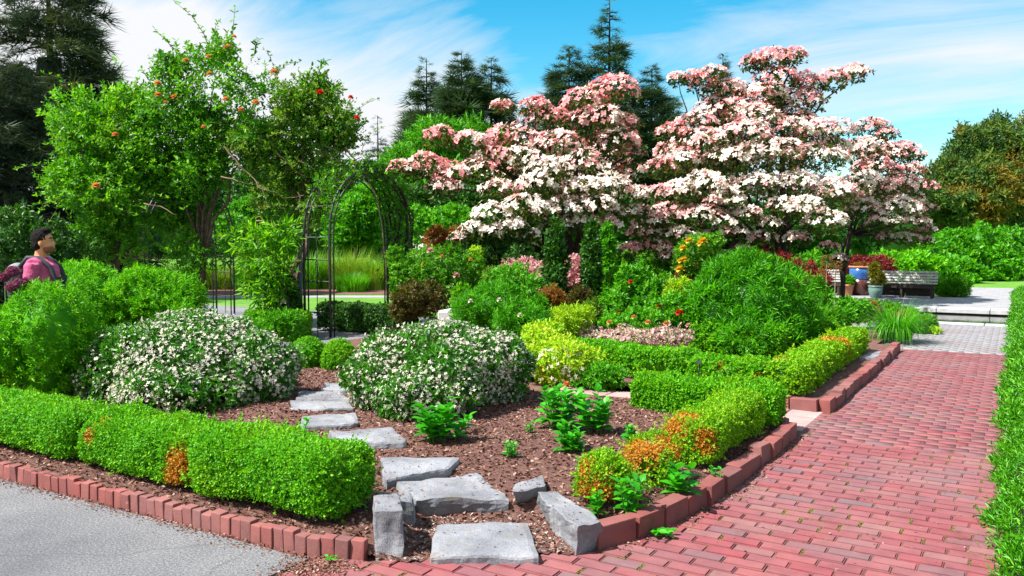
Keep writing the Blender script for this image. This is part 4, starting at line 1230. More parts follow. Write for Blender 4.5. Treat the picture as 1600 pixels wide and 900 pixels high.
shrub('green_shrub', 'dark green leafy shrub right of the golden shrub', 'shrub', [(-3.828, 8.094, 0.131, 0.195, 0.195, 0.153), (-4.04, 8.081, 0.1, 0.141, 0.141, 0.127)], 'mid_leaf', 600, 7, .045, .02, 1., .5, .05, .3, .12, 6., .3, seed=44, core=.7)
shrub('willow_leaved_shrub', 'big rounded shrub with narrow fresh green leaves in the rear bed', 'shrub',
      [(-3.143, 11.451, 0.663, 0.73, 0.73, 0.695), (-3.506, 11.11, 0.538, 0.424, 0.424, 0.512), (-2.786, 11.788, 0.565, 0.467, 0.467, 0.557), (-3.042, 11.043, 0.307, 0.688, 0.688, 0.344), (-3.336, 11.567, 1.102, 0.362, 0.362, 0.362), (-2.896, 11.955, 1.006, 0.32, 0.32, 0.32)], 'willow_leaf', 3600, 9, .11, .014, 1.0, .5, .10, .45, .08, 5., .22, seed=45, core=.82)
shrub('feathery_shrub', 'fresh green feathery shrub left of the twin leafy columns', 'shrub', [(-6.13, 9.378, 0.68, 0.367, 0.367, 0.367), (-5.764, 9.369, 0.567, 0.292, 0.292, 0.309), (-6.415, 9.438, 0.601, 0.232, 0.232, 0.303), (-5.406, 9.354, 0.5, 0.253, 0.253, 0.287)], 'willow_leaf', 1700, 8, .08, .012, 1., .5, .08, .4, .1, 6., .3, seed=46, core=.7)
shrub('green_shrub', 'pale green shrub with reddish tips left of the twin columns', 'shrub', [(-6.812, 11.072, 0.838, 0.366, 0.366, 0.406), (-6.451, 11.06, 0.699, 0.28, 0.28, 0.42)], 'mid_leaf', 1100, 7, .06, .025, 1., .5, .06, .4, .12, 5., .35, seed=47, core=.6)
shrub('green_shrub', 'leafy green shrub right of the twin columns', 'shrub', [(-5.048, 11.688, 0.862, 0.335, 0.335, 0.472), (-4.76, 11.63, 0.63, 0.31, 0.31, 0.388), (-5.049, 11.218, 0.55, 0.248, 0.248, 0.381)], 'mid_leaf', 1500, 7, .07, .03, 1., .5, .06, .4, .12, 5., .3, seed=48, core=.7)
shrub('rose_bush', 'rose bush with a single red bloom in the rear bed', 'shrub', [(-4.036, 10.667, 0.548, 0.367, 0.367, 0.297), (-4.335, 10.483, 0.46, 0.297, 0.297, 0.245), (-4.592, 10.207, 0.426, 0.277, 0.277, 0.191)], 'mid_leaf', 1300, 6, .055, .03, 1., .6, .06, .4, .14, 6., .4, seed=49, core=.55)
shrub('pink_groundcover', 'low pink and white flowers behind the rear box hedge', 'plant', [(-4.243, 9.835, 0.354, 0.455, 0.455, 0.099), (-3.818, 10.097, 0.37, 0.331, 0.331, 0.116), (-4.684, 9.798, 0.373, 0.295, 0.295, 0.118)], 'pale_mix', 1500, 5, .034, .024, 1.2, .5, .03, .5, .1, 8., .3, seed=50, core=.7, stems=False, tmpl=T_OVAL)
shrub('pink_spirea', 'dome of pink flower heads left of the twin columns', 'shrub', [(-7.385, 12.481, 1.091, 0.385, 0.385, 0.295), (-7.545, 12.265, 0.948, 0.293, 0.293, 0.247), (-7.066, 12.56, 0.925, 0.281, 0.281, 0.281)], 'pink_petal', 1000, 6, .04, .03, 1.2, .6, .05, .3, .12, 6., .3, seed=51, core=.7, tmpl=T_OVAL)
shrub('pink_spirea', 'fading pink flower heads behind the right leafy column', 'shrub', [(-6.386, 13.213, 1.03, 0.365, 0.365, 0.365), (-6.058, 13.18, 0.756, 0.293, 0.293, 0.338), (-6.819, 13.181, 1.08, 0.254, 0.254, 0.289)], 'pink_petal', 900, 6, .04, .03, 1.2, .6, .05, .3, .12, 6., .3, seed=52, core=.7, tmpl=T_OVAL)
shrub('bronze_shrub', 'brownish bronze shrub beside the iron arch', 'shrub', [(-8.317, 10.616, 0.657, 0.377, 0.377, 0.293), (-8.605, 10.556, 0.544, 0.232, 0.232, 0.253), (-8.034, 10.673, 0.58, 0.208, 0.208, 0.208)], 'bronze_leaf', 1100, 7, .06, .025, 1., .6, .06, .3, .14, 5., .4, seed=53, core=.6)
shrub('mixed_shrub', 'dark green rose foliage right of the iron arch', 'shrub', [(-8.361, 11.293, 1.054, 0.481, 0.481, 0.503), (-8.055, 11.716, 0.935, 0.377, 0.377, 0.488), (-8.887, 11.439, 1.094, 0.293, 0.293, 0.45)], 'vine_leaf', 1500, 6, .06, .03, 1., .6, .06, .3, .16, 5., .5, seed=54, core=.5)
shrub('mixed_shrub', 'mid green leafy shrub below the left dogwood', 'shrub', [(-8.431, 13.012, 1.358, 0.484, 0.484, 0.46), (-8.962, 13.037, 1.415, 0.37, 0.37, 0.37), (-7.965, 12.946, 1.244, 0.356, 0.356, 0.356)], 'dark_leaf', 1200, 6, .07, .035, 1., .6, .06, .3, .16, 5., .5, seed=55, core=.6)
shrub('rust_shrub', 'orange brown shrub behind the pink rose', 'shrub', [(-10.15, 13.715, 1.626, 0.372, 0.372, 0.292), (-9.983, 14.052, 1.761, 0.269, 0.269, 0.215)], 'rust_leaf', 500, 7, .07, .03, 1., .6, .06, .3, .16, 5., .5, seed=56, core=.6)
shrub('lime_shrub', 'bright lime green shrub beside the distant fountain jet', 'shrub', [(-14.168, 19.462, 2.197, 0.787, 0.787, 0.45), (-14.805, 19.07, 2.123, 0.412, 0.412, 0.562), (-13.531, 19.854, 2.253, 0.562, 0.562, 0.375)], 'mid_leaf', 1300, 7, .11, .06, 1., .6, .1, .3, .16, 3., .4, seed=57, core=.7)
shrub('yellow_spurge', 'small round yellow green plant below the left dogwood', 'plant', [(-8.418, 12.432, 1.413, 0.094, 0.094, 0.105)], 'lime_leaf', 120, 6, .05, .03, 1., .5, .04, .3, .1, 8., .3, seed=58, core=.7)
shrub('red_maple', 'dark red cut leaf maple behind the willow leaved shrub', 'shrub', [(-4.337, 19.053, 0.95, 0.491, 0.491, 0.347), (-3.899, 18.97, 0.747, 0.427, 0.427, 0.313), (-4.722, 19.168, 1.087, 0.441, 0.441, 0.294), (-5.1, 18.935, 1.278, 0.441, 0.441, 0.206)], 'maple_red', 1500, 7, .09, .02, 1.1, .6, .08, -.2, .14, 3.5, .4, seed=59, core=.75, tmpl=T_DIAMOND)
shrub('red_maple', 'dark red cut leaf maple beside the near bench', 'shrub', [(-4.522, 23.048, 0.535, 0.275, 0.275, 0.241), (-4.755, 22.905, 0.431, 0.241, 0.241, 0.206)], 'maple_red', 700, 7, .10, .025, 1.1, .6, .08, -.2, .14, 3.5, .4, seed=60, core=.75, tmpl=T_DIAMOND)
shrub('red_maple', 'russet red cut leaf maple behind the tall blue pot', 'shrub', [(-4.252, 29.671, 0.785, 0.73, 0.73, 0.365), (-4.726, 29.497, 0.739, 0.388, 0.388, 0.302), (-3.842, 30.041, 0.631, 0.323, 0.323, 0.28)], 'maple_red', 1100, 7, .12, .03, 1.1, .6, .08, -.2, .14, 3.5, .4, seed=61, core=.75, tmpl=T_DIAMOND)
shrub('burgundy_plant', 'small burgundy plant among the thin dry stems', 'plant', [(-2.972, 16.018, 0.268, 0.166, 0.166, 0.131), (-2.86, 16.204, 0.307, 0.12, 0.12, 0.108)], 'maple_red', 350, 6, .07, .02, 1., .5, .06, .2, .14, 5., .4, seed=62, core=.6)
shrub('burgundy_plant', 'dark wine coloured plant below the yellow roses', 'plant', [(-4.839, 13.695, 0.879, 0.244, 0.244, 0.288), (-4.718, 14.005, 1.094, 0.18, 0.18, 0.18)], 'maple_red', 500, 6, .06, .025, 1., .5, .06, .2, .14, 5., .4, seed=63, core=.6)
shrub('green_perennial', 'leafy green perennial beside the thin dry stems', 'plant', [(-2.587, 16.254, 0.315, 0.332, 0.332, 0.261), (-2.715, 15.706, 0.233, 0.231, 0.231, 0.208)], 'mid_leaf', 800, 7, .07, .03, 1., .6, .06, .3, .14, 5., .4, seed=64, core=.6)
shrub('green_perennial', 'olive green perennial in front of the pond', 'plant', [(-2.27, 18.563, 0.163, 0.345, 0.345, 0.186), (-1.938, 18.298, 0.145, 0.285, 0.285, 0.182), (-2.584, 18.604, 0.2, 0.215, 0.215, 0.188)], 'vine_leaf', 800, 7, .07, .03, 1., .6, .06, .3, .14, 5., .4, seed=65, core=.6)
shrub('rusty_perennial', 'rusty orange perennial behind the grass tuft', 'plant', [(-1.839, 17.184, 0.11, 0.183, 0.183, 0.183)], 'rust_leaf', 300, 6, .06, .02, 1., .5, .06, .4, .14, 5., .5, seed=66, core=.5)
shrub('rusty_perennial', 'yellow brown perennial left of the small plant label', 'plant', [(-2.312, 16.658, 0.274, 0.156, 0.156, 0.217)], 'rust_leaf', 300, 6, .06, .02, 1., .5, .06, .4, .14, 5., .5, seed=67, core=.5)
shrub('rose_bush', 'dark leaved bush with tiny white flowers at the corner of the grey paving', 'shrub', [(-1.426, 16.264, 0.09, 0.228, 0.228, 0.205), (-1.33, 16.558, 0.175, 0.139, 0.139, 0.139)], 'vine_leaf', 600, 7, .05, .025, 1., .6, .05, .3, .14, 6., .4, seed=68, core=.6)
shrub('lime_tuft', 'small lime green plant spilling onto the grey paving', 'plant', [(-1.202, 16.167, 0.009, 0.101, 0.101, 0.09)], 'lime_leaf', 160, 6, .05, .02, 1., .5, .04, .3, .1, 8., .3, seed=69, core=.6)
shrub('leafy_perennial', 'fresh green leafy plant behind the straight box hedge', 'plant', [(-2.708, 13.832, 0.671, 0.165, 0.165, 0.309), (-2.558, 13.69, 0.379, 0.183, 0.183, 0.183)], 'mid_leaf', 500, 7, .09, .014, .8, .5, .1, .6, .14, 5., .4, seed=70, core=.5)
def grass_tuft(name, label, base, r, h, n, mat='meadow_grass', cat='grass', lean=.55, w=.008, group=None):
    o = empty(name, base); tag(o, label, cat, group)
    a = rng.uniform(0, 6.28, n); q = np.sqrt(rng.uniform(0, 1, n)) * r * .45
    P = np.stack([base[0] + np.cos(a) * q, base[1] + np.sin(a) * q, np.full(n, base[2])], 1)
    D = unit(np.stack([np.cos(a), np.sin(a), np.zeros(n)], 1))
    parts = []
    L = h * rng.uniform(.6, 1.1, n); ln = rng.uniform(.2, 1, n) * lean
    p = P
    rnd = rng.uniform(0, 1, n)
    for s in range(3):
        th = ln * (s + .4) * .75
        T = unit(D * np.sin(th)[:, None] + np.array([0, 0, 1.]) * np.cos(th)[:, None])
        S = np.cross(D, [0, 0, 1.]); Nn = np.cross(T, S)
        p2 = p + T * (L / 3)[:, None]
        w0, w1 = w * (1 - s * .28), w * (1 - (s + 1) * .31)
        V = np.stack([p - S * w0 / 2, p + S * w0 / 2, p2 + S * w1 / 2, p2 - S * w1 / 2], 1).reshape(-1, 3)
        b_ = np.arange(n)[:, None] * 4
        F = np.concatenate([b_ + np.array([[0, 1, 2]]), b_ + np.array([[0, 2, 3]])])
        parts.append((V, F, np.repeat(rnd, 4)))
        p = p2
    foliage('blades', parts, mat, o)
    return o
grass_tuft('grass_tuft', 'arching tuft of green grass at the end of the rear bed', (-1.629, 14.496, 0.06), .55, .72, 900, 'willow_leaf', 'grass', 1.7, .014)
grass_tuft('grass_tuft', 'narrow tuft of strap leaves behind the straight box hedge', (-2.593, 12.728, 0.06), .3, .85, 260, 'mid_leaf', 'grass', .6, .016)

for k_, (bl2, lab2, mt2) in enumerate((([(-10.305, 18.316, 1.191, 0.656, 0.656, 0.459), (-9.746, 18.66, 1.076, 0.492, 0.492, 0.394)], 'dark shrub at the foot of the left dogwood trunk', 'dark_leaf'), ([(-8.769, 19.261, 1.191, 0.591, 0.591, 0.492), (-8.209, 19.606, 1.027, 0.558, 0.558, 0.427)], 'mid green shrub filling the gap between the dogwood trunks', 'vine_leaf'),
        ([(-7.219, 19.04, 1.054, 0.531, 0.531, 0.406), (-7.172, 17.895, 0.829, 0.386, 0.386, 0.267)], 'olive shrub below the left side of the tall dogwood', 'vine_leaf'), ([(-7.308, 23.682, 1.132, 0.75, 0.75, 0.487), (-6.508, 24.174, 1.001, 0.637, 0.637, 0.412)], 'dark shrub behind the willow leaved shrub', 'dark_leaf'), ([(-7.491, 14.764, 0.762, 0.516, 0.516, 0.387), (-7.733, 14.263, 0.651, 0.38, 0.38, 0.304)], 'shaded green shrub behind the twin columns', 'dark_leaf'), ([(-5.352, 30.756, 0.695, 0.68, 0.68, 0.498)], 'dark shrub behind the pots', 'dark_leaf'))):
    shrub('mixed_shrub', lab2, 'shrub', bl2, mt2, 1000, 6, .10, .045, 1., .7, .08, .3, .16, 3., .4, seed=240 + k_, core=.75)

# climbing columns
def column(name, label, px, d, half, top_px_z, seed, mat='dark_leaf'):
    x, y, _ = px
    h = top_px_z
    blobs = [(x, y, h * .14, half * 1.2, half * 1.2, h * .18), (x, y, h * .36, half, half, h * .2), (x, y, h * .58, half * .95, half * .95, h * .18), (x, y, h * .78, half * .8, half * .8, h * .16), (x, y, h * .93, half * .45, half * .45, h * .08)]
    o = shrub(name, label, 'plant', blobs, mat, 900, 6, .08, .044, 1.0, .6, .05, -.1, .12, 6., .4, T_DIAMOND, 'leafy climber columns', .7, False, seed)
    m = MB()
    for a in range(4):
        q = 6.28 * a / 4
        m.tube([(x + half * math.cos(q), y + half * math.sin(q), 0), (x + half * .2 * math.cos(q), y + half * .2 * math.sin(q), h)], .012, 5)
    m.build('support', 'dark_wood', o)
column('climber_column', 'column of dark glossy leaves nearer the left dogwood trunk', (-6.032, 11.083, 0), 12.6, .17, 1.92, 81)
column('climber_column', 'slimmer column of dark glossy leaves beside its twin', (-5.563, 11.371, 0), 12.6, .13, 1.94, 82)
column('climber_column', 'short bright green climber behind the twin columns', (-5.787, 12.407, 0), 13.6, .13, 1.9, 83, 'mid_leaf')

# roses and other single blooms
def bloom(parent, p, r, mat, name='bloom', n=16):
    P = np.tile(np.array(p, float), (n, 1)); i = np.arange(n)
    az = i * 2.4; th = .15 + 2.0 * (i / n)
    D = np.stack([np.cos(az) * np.sin(th), np.sin(az) * np.sin(th), np.cos(th)], 1)
    Nn = np.stack([-np.cos(az) * np.cos(th), -np.sin(az) * np.cos(th), np.sin(th)], 1)
    o = add_obj(name, np_mesh(name, *place(P, Nn, D, r * (.7 + .4 * i / n), r * .9, T_OVAL, rng.uniform(0, 1, n))), mat, parent)
    return o
def blooms(parent, pts, r, mat, name='bloom'):
    for p in pts: bloom(parent, p, r * random.uniform(.85, 1.15), mat, name)
rb = bpy.data.objects['rose_bush']
blooms(rb, [(-3.813, 10.452, 0.679)], .075, 'red_petal', 'rose_bloom')
blooms(rb, [(-4.076, 10.407, 0.757), (-4.504, 10.027, 0.687)], .045, 'rust_leaf', 'rose_bud')
yr = shrub('rose_bush', 'tall rose bush with yellow blooms below the right dogwood', 'shrub', [(-4.683, 13.556, 1.382, 0.263, 0.263, 0.328), (-4.562, 13.865, 1.511, 0.288, 0.288, 0.244), (-4.821, 13.472, 1.218, 0.175, 0.175, 0.284)], 'vine_leaf', 700, 6, .06, .035, 1., .6, .06, .4, .14, 6., .5, seed=86, core=.4)
blooms(yr, [(-4.713, 13.068, 1.526), (-4.633, 13.118, 1.642), (-4.493, 13.321, 1.6), (-4.467, 13.337, 1.643), (-4.738, 13.053, 1.314), (-4.755, 13.042, 1.176), (-4.684, 13.086, 1.335)], .085, 'yellow_petal', 'rose_bloom')
pr_ = bpy.data.objects['mixed_shrub']
blooms(pr_, [(-8.162, 10.712, 1.485)], .075, 'rose_petal', 'rose_bloom'); blooms(pr_, [(-7.856, 11.017, 1.073)], .07, 'pink_petal', 'rose_bloom')

for k_, (bl2, lab2, mt2, L2, W2) in enumerate((([(-5.784, 10.061, 0.556, 0.145, 0.145, 0.236)], 'upright narrow leaved perennial left of the chartreuse shrub', 'willow_leaf', .10, .014), ([(-5.11, 10.476, 0.556, 0.145, 0.145, 0.181)], 'low olive perennial right of the chartreuse shrub', 'olive_vine', .05, .025),
        ([(-4.647, 10.056, 0.437, 0.12, 0.12, 0.138)], 'small bright green clump beside the pink ground flowers', 'spurge_leaf', .05, .02), ([(-5.538, 10.917, 0.741, 0.133, 0.133, 0.248)], 'slim reddish stemmed perennial between the leafy columns', 'bronze_leaf', .06, .02), ([(-4.207, 11.501, 0.774, 0.15, 0.15, 0.244)], 'upright pale green perennial beside the willow leaved shrub', 'lime_leaf', .08, .014),
        ([(-4.629, 11.946, 0.862, 0.197, 0.197, 0.217)], 'bushy mid green perennial behind the red rose', 'vine_leaf', .06, .03), ([(-7.2, 11.303, 0.972, 0.209, 0.209, 0.23)], 'grey green perennial behind the feathery shrub', 'olive_vine', .06, .02), ([(-7.044, 9.991, 0.741, 0.133, 0.133, 0.191)], 'leafy perennial beside the stone plinth', 'vine_bright', .06, .03), ([(-5.711, 10.341, 0.77, 0.148, 0.148, 0.184)], 'coppery low perennial in front of the left column', 'rust_leaf', .05, .02),
        ([(-8.84, 10.764, 0.953, 0.151, 0.151, 0.323), (-9.031, 10.881, 1.272, 0.109, 0.109, 0.263)], 'leafy climber clothing the right posts of the iron arch', 'vine_leaf', .06, .035))):
    shrub('small_perennial', lab2, 'plant', bl2, mt2, 330, 7, L2, W2, .9, .6, .07, .5, .18, 6., .5, seed=260 + k_, core=.5)

# scattered blooms through the rear bed
for nm, mt_, pts in (('feathery_shrub', 'white_petal', [(-6.127, 8.911, 0.84), (-5.803, 9.11, 0.857), (-5.418, 8.995, 0.68)]), ('green_shrub.002', 'red_petal', [(-4.809, 11.13, 1.038)]), ('rose_bush', 'orange_petal', [(-4.289, 10.042, 0.628), (-4.092, 10.046, 0.569), (-4.563, 9.873, 0.56), (-3.891, 10.169, 0.553)]),
                     ('rose_bush', 'rose_petal', [(-4.019, 10.09, 0.468), (-4.406, 9.852, 0.527), (-3.675, 10.419, 0.517)]), ('mixed_shrub', 'orange_petal', [(-8.061, 10.891, 1.39), (-7.771, 11.304, 1.333), (-8.516, 10.963, 1.256)]), ('golden_shrub', 'orange_petal', [(-4.156, 7.893, 0.06), (-4.037, 7.966, 0.131), (-4.543, 8.007, 0.154)])):
    pb = bpy.data.objects.get(nm)
    if pb is not None: blooms(pb, pts, .045, mt_, 'bloom')

# dry seed stems
def seed_stem(label, px, d, h, head):
    o = empty('seed_stem', px); tag(o, label, 'plant', 'thin dry seed stems')
    MB().tube([px, (px[0] + .02, px[1], px[2] + h * .5), (px[0] + .03, px[1], px[2] + h)], [.008, .007, .005], 5).build('stem', 'dry_stem', o)
    P, N = blob_points([(px[0] + .03, px[1], px[2] + h, head, head, head * .9)], 60, .05, 6, .3, 0, 4)
    foliage('seed_head', [sprigs(P, N, 3, .04, .012, .5, .3, .02, 0)], 'rust_leaf', o)
seed_stem('thin dry seed stem on the left of its three neighbours', (-2.855, 14.681, 0.05), 14, 1.05, .05)
seed_stem('tallest thin dry seed stem with a brown head', (-2.741, 14.516, 0.05), 13.8, 1.25, .09)
seed_stem('thin dry seed stem with a round brown head beside the near bench', (-2.612, 14.595, 0.05), 13.8, 1.15, .10)

# alliums
AL = [((-8.033, 4.099, 1.336), .050, 'large purple allium seed head beside the backpack'), ((-8.101, 4.057, 1.281), .040, 'purple allium head at the very edge of the picture'), ((-7.881, 4.075, 1.226), .040, 'purple allium head in the middle of the group'),
      ((-7.948, 4.034, 1.19), .036, 'lowest purple allium head of the group'), ((-7.923, 4.166, 1.239), .032, 'small purple allium head closest to the green bush')]
for p, r_, lab in AL:
    o = empty('allium', (p[0], p[1], .08)); tag(o, lab, 'flower', 'purple alliums')
    r_ *= .95
    P, N = blob_points([(p[0], p[1], p[2], r_, r_, r_ * .82)], 260, .04, 9, .25, 0, 4)
    foliage('flower_head', [sprigs(P, N, 4, .018, .008, 1., .4, .012, 0), ellipsoid_np(p, (r_ * .7, r_ * .7, r_ * .6), 10, 7)], 'purple_head', o)
    MB().tube([(p[0] + .03, p[1], .05), (p[0] + .01, p[1], p[2] * .6), (p[0], p[1], p[2])], [.008, .007, .006], 5).build('stem', 'green_stem', o)

# ------------------------------------------------------------------ iron arches
def arbor(name, label, x0, y0, w=.60, span=2.2, spring=1.70, rise=1.2, sub=True):
    o = empty(name, (x0, y0, 0)); tag(o, label, 'arch', 'iron garden arches')
    def curve(x, ins=0.):
        pts = [(x, y0 + ins, -.05), (x, y0 + ins, spring * .5), (x, y0 + ins, spring)]
        n = 14
        for i in range(1, n):
            a = math.pi * i / n
            yy = y0 + span / 2 - (span / 2 - ins) * math.cos(a)
            zz = spring + (rise - ins) * math.sin(a) ** .85
            pts.append((x, yy, zz))
        return pts + [(x, y0 + span - ins, spring), (x, y0 + span - ins, spring * .5), (x, y0 + span - ins, -.05)]
    for k, x in enumerate((x0, x0 + w)):
        MB().tube(curve(x), .022, 6).build('arch_rail', 'iron', o, 0, True)
        MB().tube(curve(x, .09), .014, 5).build('inner_rail', 'iron', o, 0, True)
    for yy in (y0, y0 + span):
        for z in (.42, .95, 1.32, spring):
            MB().tube([(x0 - .01, yy, z), (x0 + w + .01, yy, z)], .012, 5).build('rung', 'iron', o)
        c = (x0 + w / 2, yy)
        pts = [(c[0] + .06 * math.cos(a) * (1 - .04 * k), yy, 1.15 + .16 * math.sin(a)) for k, a in enumerate(np.linspace(0, 7.5, 22))]
        MB().tube(pts, .006, 5).build('scroll', 'iron', o)
        MB().tube([(c[0], yy, .0), (c[0], yy, spring)], .008, 5).build('upright', 'iron', o)
    for i in range(1, 8):
        a = math.pi * i / 8
        yy, zz = y0 + span / 2 - span / 2 * math.cos(a), spring + rise * math.sin(a) ** .85
        MB().tube([(x0, yy, zz), (x0 + w, yy, zz)], .009, 5).build('rung', 'iron', o)
    return o
ARB = (-10.44, 10.14)
arbor('iron_arch', 'open dark iron garden arch with ladder sides in the middle distance', ARB[0], ARB[1])
arbor('iron_arch', 'thin iron arch half lost in the climbing vines', -15.5, 10.14)
m = MB().tube([(-10.49, 10.10, -.05), (-10.49, 10.10, 1.75)], .030, 8)
o = m.build('blue_post', 'blue_iron'); tag(o, 'bluish grey metal post against the left side of the iron arch', 'post')

# a climber trained over the open arch
def arch_climber():
    o = empty('arch_climber', (ARB[0] + .3, ARB[1] + 2.2, 0)); tag(o, 'twiggy climber trained up the right side and over the top of the iron arch', 'vine')
    pts = []
    for k in range(9):
        x = ARB[0] + random.uniform(0, .6)
        cv = [Vector((x, ARB[1] + 2.2 + random.gauss(0, .04), -.02)), Vector((x, ARB[1] + 2.22, .8)), Vector((x, ARB[1] + 2.22, 1.6))]
        for i in range(1, random.randint(6, 13)):
            a = math.pi * (1 - i / 13)
            cv.append(Vector((x + random.gauss(0, .05), ARB[1] + 1.1 - 1.12 * math.cos(a) + random.gauss(0, .03), 1.70 + 1.22 * max(0, math.sin(a)) ** .85 + random.uniform(0, .06))))
        MB().tube(cv, [.02 - .014 * i / (len(cv) - 1) for i in range(len(cv))], 5).build('stem', 'dark_bark', o)
        for a_, b_ in zip(cv[:-1], cv[1:]):
            for t in np.linspace(0, 1, 9): pts.append(tuple(a_.lerp(b_, t) + Vector((random.gauss(0, .11), random.gauss(0, .09), random.gauss(0, .08)))))
    P = np.array(pts); P = P[P[:, 2] > .25]
    foliage('foliage', [sprigs(P, unit(rng.normal(size=P.shape)), 5, .065, .035, 1.1, .5, .06, .1, T_DIAMOND)], 'vine_leaf', o)
arch_climber()

# ------------------------------------------------------------------ climbing vines
def vine(name, label, trunk, blobs, n, seed, mat, twigs, shoots=(), blossoms=(), bm_='orange_petal', L=.085, extra=None):
    o = empty(name, trunk); tag(o, label, 'vine', 'honeysuckle and rose vines over the arches')
    P, N = blob_points(ragged(blobs, 5, .42, seed), n, .2, 2.6, .85, .3, seed, .22)
    keepm = lump(P, 3.0, seed + 5) > -.42
    P, N = P[keepm], N[keepm]
    h = rng.uniform(0, 1, len(P)) < .5
    foliage('foliage', [sprigs(P[h], N[h], 6, L * 1.1, L * .55, 1.1, .9, .16, .3, T_OVAL)], mat, o)
    foliage('foliage', [sprigs(P[~h], N[~h], 7, L * .66, L * .36, 1.1, .9, .20, .3, T_DIAMOND)], 'vine_leaf', o)
    # long arching shoots that break the outline
    Q, M_ = blob_points(blobs, 260, .1, 2.6, .1, .8, seed + 1, .6)
    sl, st = [], MB()
    for q, n_ in list(zip(Q, M_))[:70]:
        d_ = Vector(n_) + Vector((0, 0, .55)) + Vector((random.gauss(0, .3), random.gauss(0, .3), 0)); d_.normalize()
        ln_ = random.uniform(.35, .95); p0 = Vector(q) - d_ * .15; p2 = p0 + d_ * ln_ + Vector((random.gauss(0, .1), random.gauss(0, .1), -.28 * ln_))
        cv = bez(p0, p0 + d_ * ln_ * .6, p2, 8)
        st.tube(cv, [.006 - .0006 * i for i in range(8)], 3)
        sl += [tuple(p) for p in cv[1:]]
    sl = np.array(sl)
    foliage('shoot_leaves', [sprigs(sl, np.tile([[0, 0, 1.]], (len(sl), 1)), 4, L * .85, L * .42, 1.1, .6, .02, 0, T_DIAMOND)], mat, o)
    so = st.build('fine_twigs', 'bark', o); so['kind'] = 'stuff'
    b = np.array(blobs)
    top = Vector((b[:, 0].mean(), b[:, 1].mean(), b[:, 2].min()))
    T0 = Vector(trunk)
    for k in range(4):
        off = Vector((random.gauss(0, .09), random.gauss(0, .09), 0))
        p = [T0 + off + Vector((0, 0, -.05))]
        for t in (.25, .5, .75, 1):
            p.append((T0 + off).lerp(top, t) + Vector((random.gauss(0, .06), random.gauss(0, .06), 0)))
        MB().tube(p, [.06, .05, .045, .04, .03], 7).build('trunk', 'bark', o)
    for q in b:
        e = Vector(q[:3]); MB().tube(wobble(bez(top, top.lerp(e, .5) + Vector((0, 0, .25)), e, 6), .05), [.035, .03, .025, .02, .014, .006], 5).build('limb', 'bark', o)
    for tw in twigs:
        tp = [Vector(a).lerp(Vector(c), t) for a, c in zip(tw[:-1], tw[1:]) for t in (0, .33, .67)] + [Vector(tw[-1])]
        MB().tube(wobble(tp, .018), [.015 - .010 * i / (len(tp) - 1) for i in range(len(tp))], 5).build('bare_branch', 'pale_twig', o)
    for s in shoots:
        MB().tube([Vector(p) for p in s], [.009 - .006 * i / (len(s) - 1) for i in range(len(s))], 4).build('shoot', 'bark', o)
        pts = []
        for a, c in zip(s[:-1], s[1:]):
            for t in np.linspace(0, 1, 5): pts.append(Vector(a).lerp(Vector(c), t))
        pts = np.array([tuple(p) for p in pts])
        foliage('shoot_leaves', [sprigs(pts, np.tile([[0, 0, 1.]], (len(pts), 1)), 2, .10, .05, 1.1, .4, .01, 0, T_OVAL)], 'vine_leaf', o)
    for p in blossoms:
        bloom(o, p, .07 * random.uniform(.7, 1.25), bm_, 'blossom', 22)
    return o
vine('honeysuckle_vine', 'bright green honeysuckle vine nearest the dark spruce', (-14.417, 8.976, 0),
     [(-14.613, 9.208, 3.697, 0.872, 0.872, 0.799), (-14.79, 8.747, 3.306, 0.499, 0.499, 0.617), (-14.37, 9.71, 3.98, 0.642, 0.642, 0.716), (-14.316, 8.804, 2.532, 0.68, 0.68, 0.586), (-14.336, 9.378, 2.323, 0.63, 0.63, 0.678), (-14.493, 8.46, 2.691, 0.37, 0.37, 0.463), (-14.076, 9.422, 3.032, 0.602, 0.602, 0.602), (-14.433, 8.732, 1.775, 0.422, 0.422, 0.422), (-14.31, 9.278, 1.66, 0.481, 0.481, 0.433), (-13.974, 9.719, 1.843, 0.439, 0.439, 0.487), (-13.526, 9.525, 1.244, 0.427, 0.427, 0.356), (-14.4, 8.518, 1.311, 0.416, 0.416, 0.324)], 5600, 91, 'vine_bright',
     [[(-14.104, 8.641, 1.37), (-13.983, 8.716, 1.543), (-14.097, 8.645, 1.692)], [(-13.349, 9.105, 2.31), (-13.106, 9.255, 2.23), (-12.864, 9.404, 2.105)]], [],
     [(-13.035, 9.357, 4.113), (-13.14, 9.293, 4.248), (-13.341, 8.582, 3.48), (-13.359, 8.219, 2.578), (-12.984, 9.506, 4.221)])
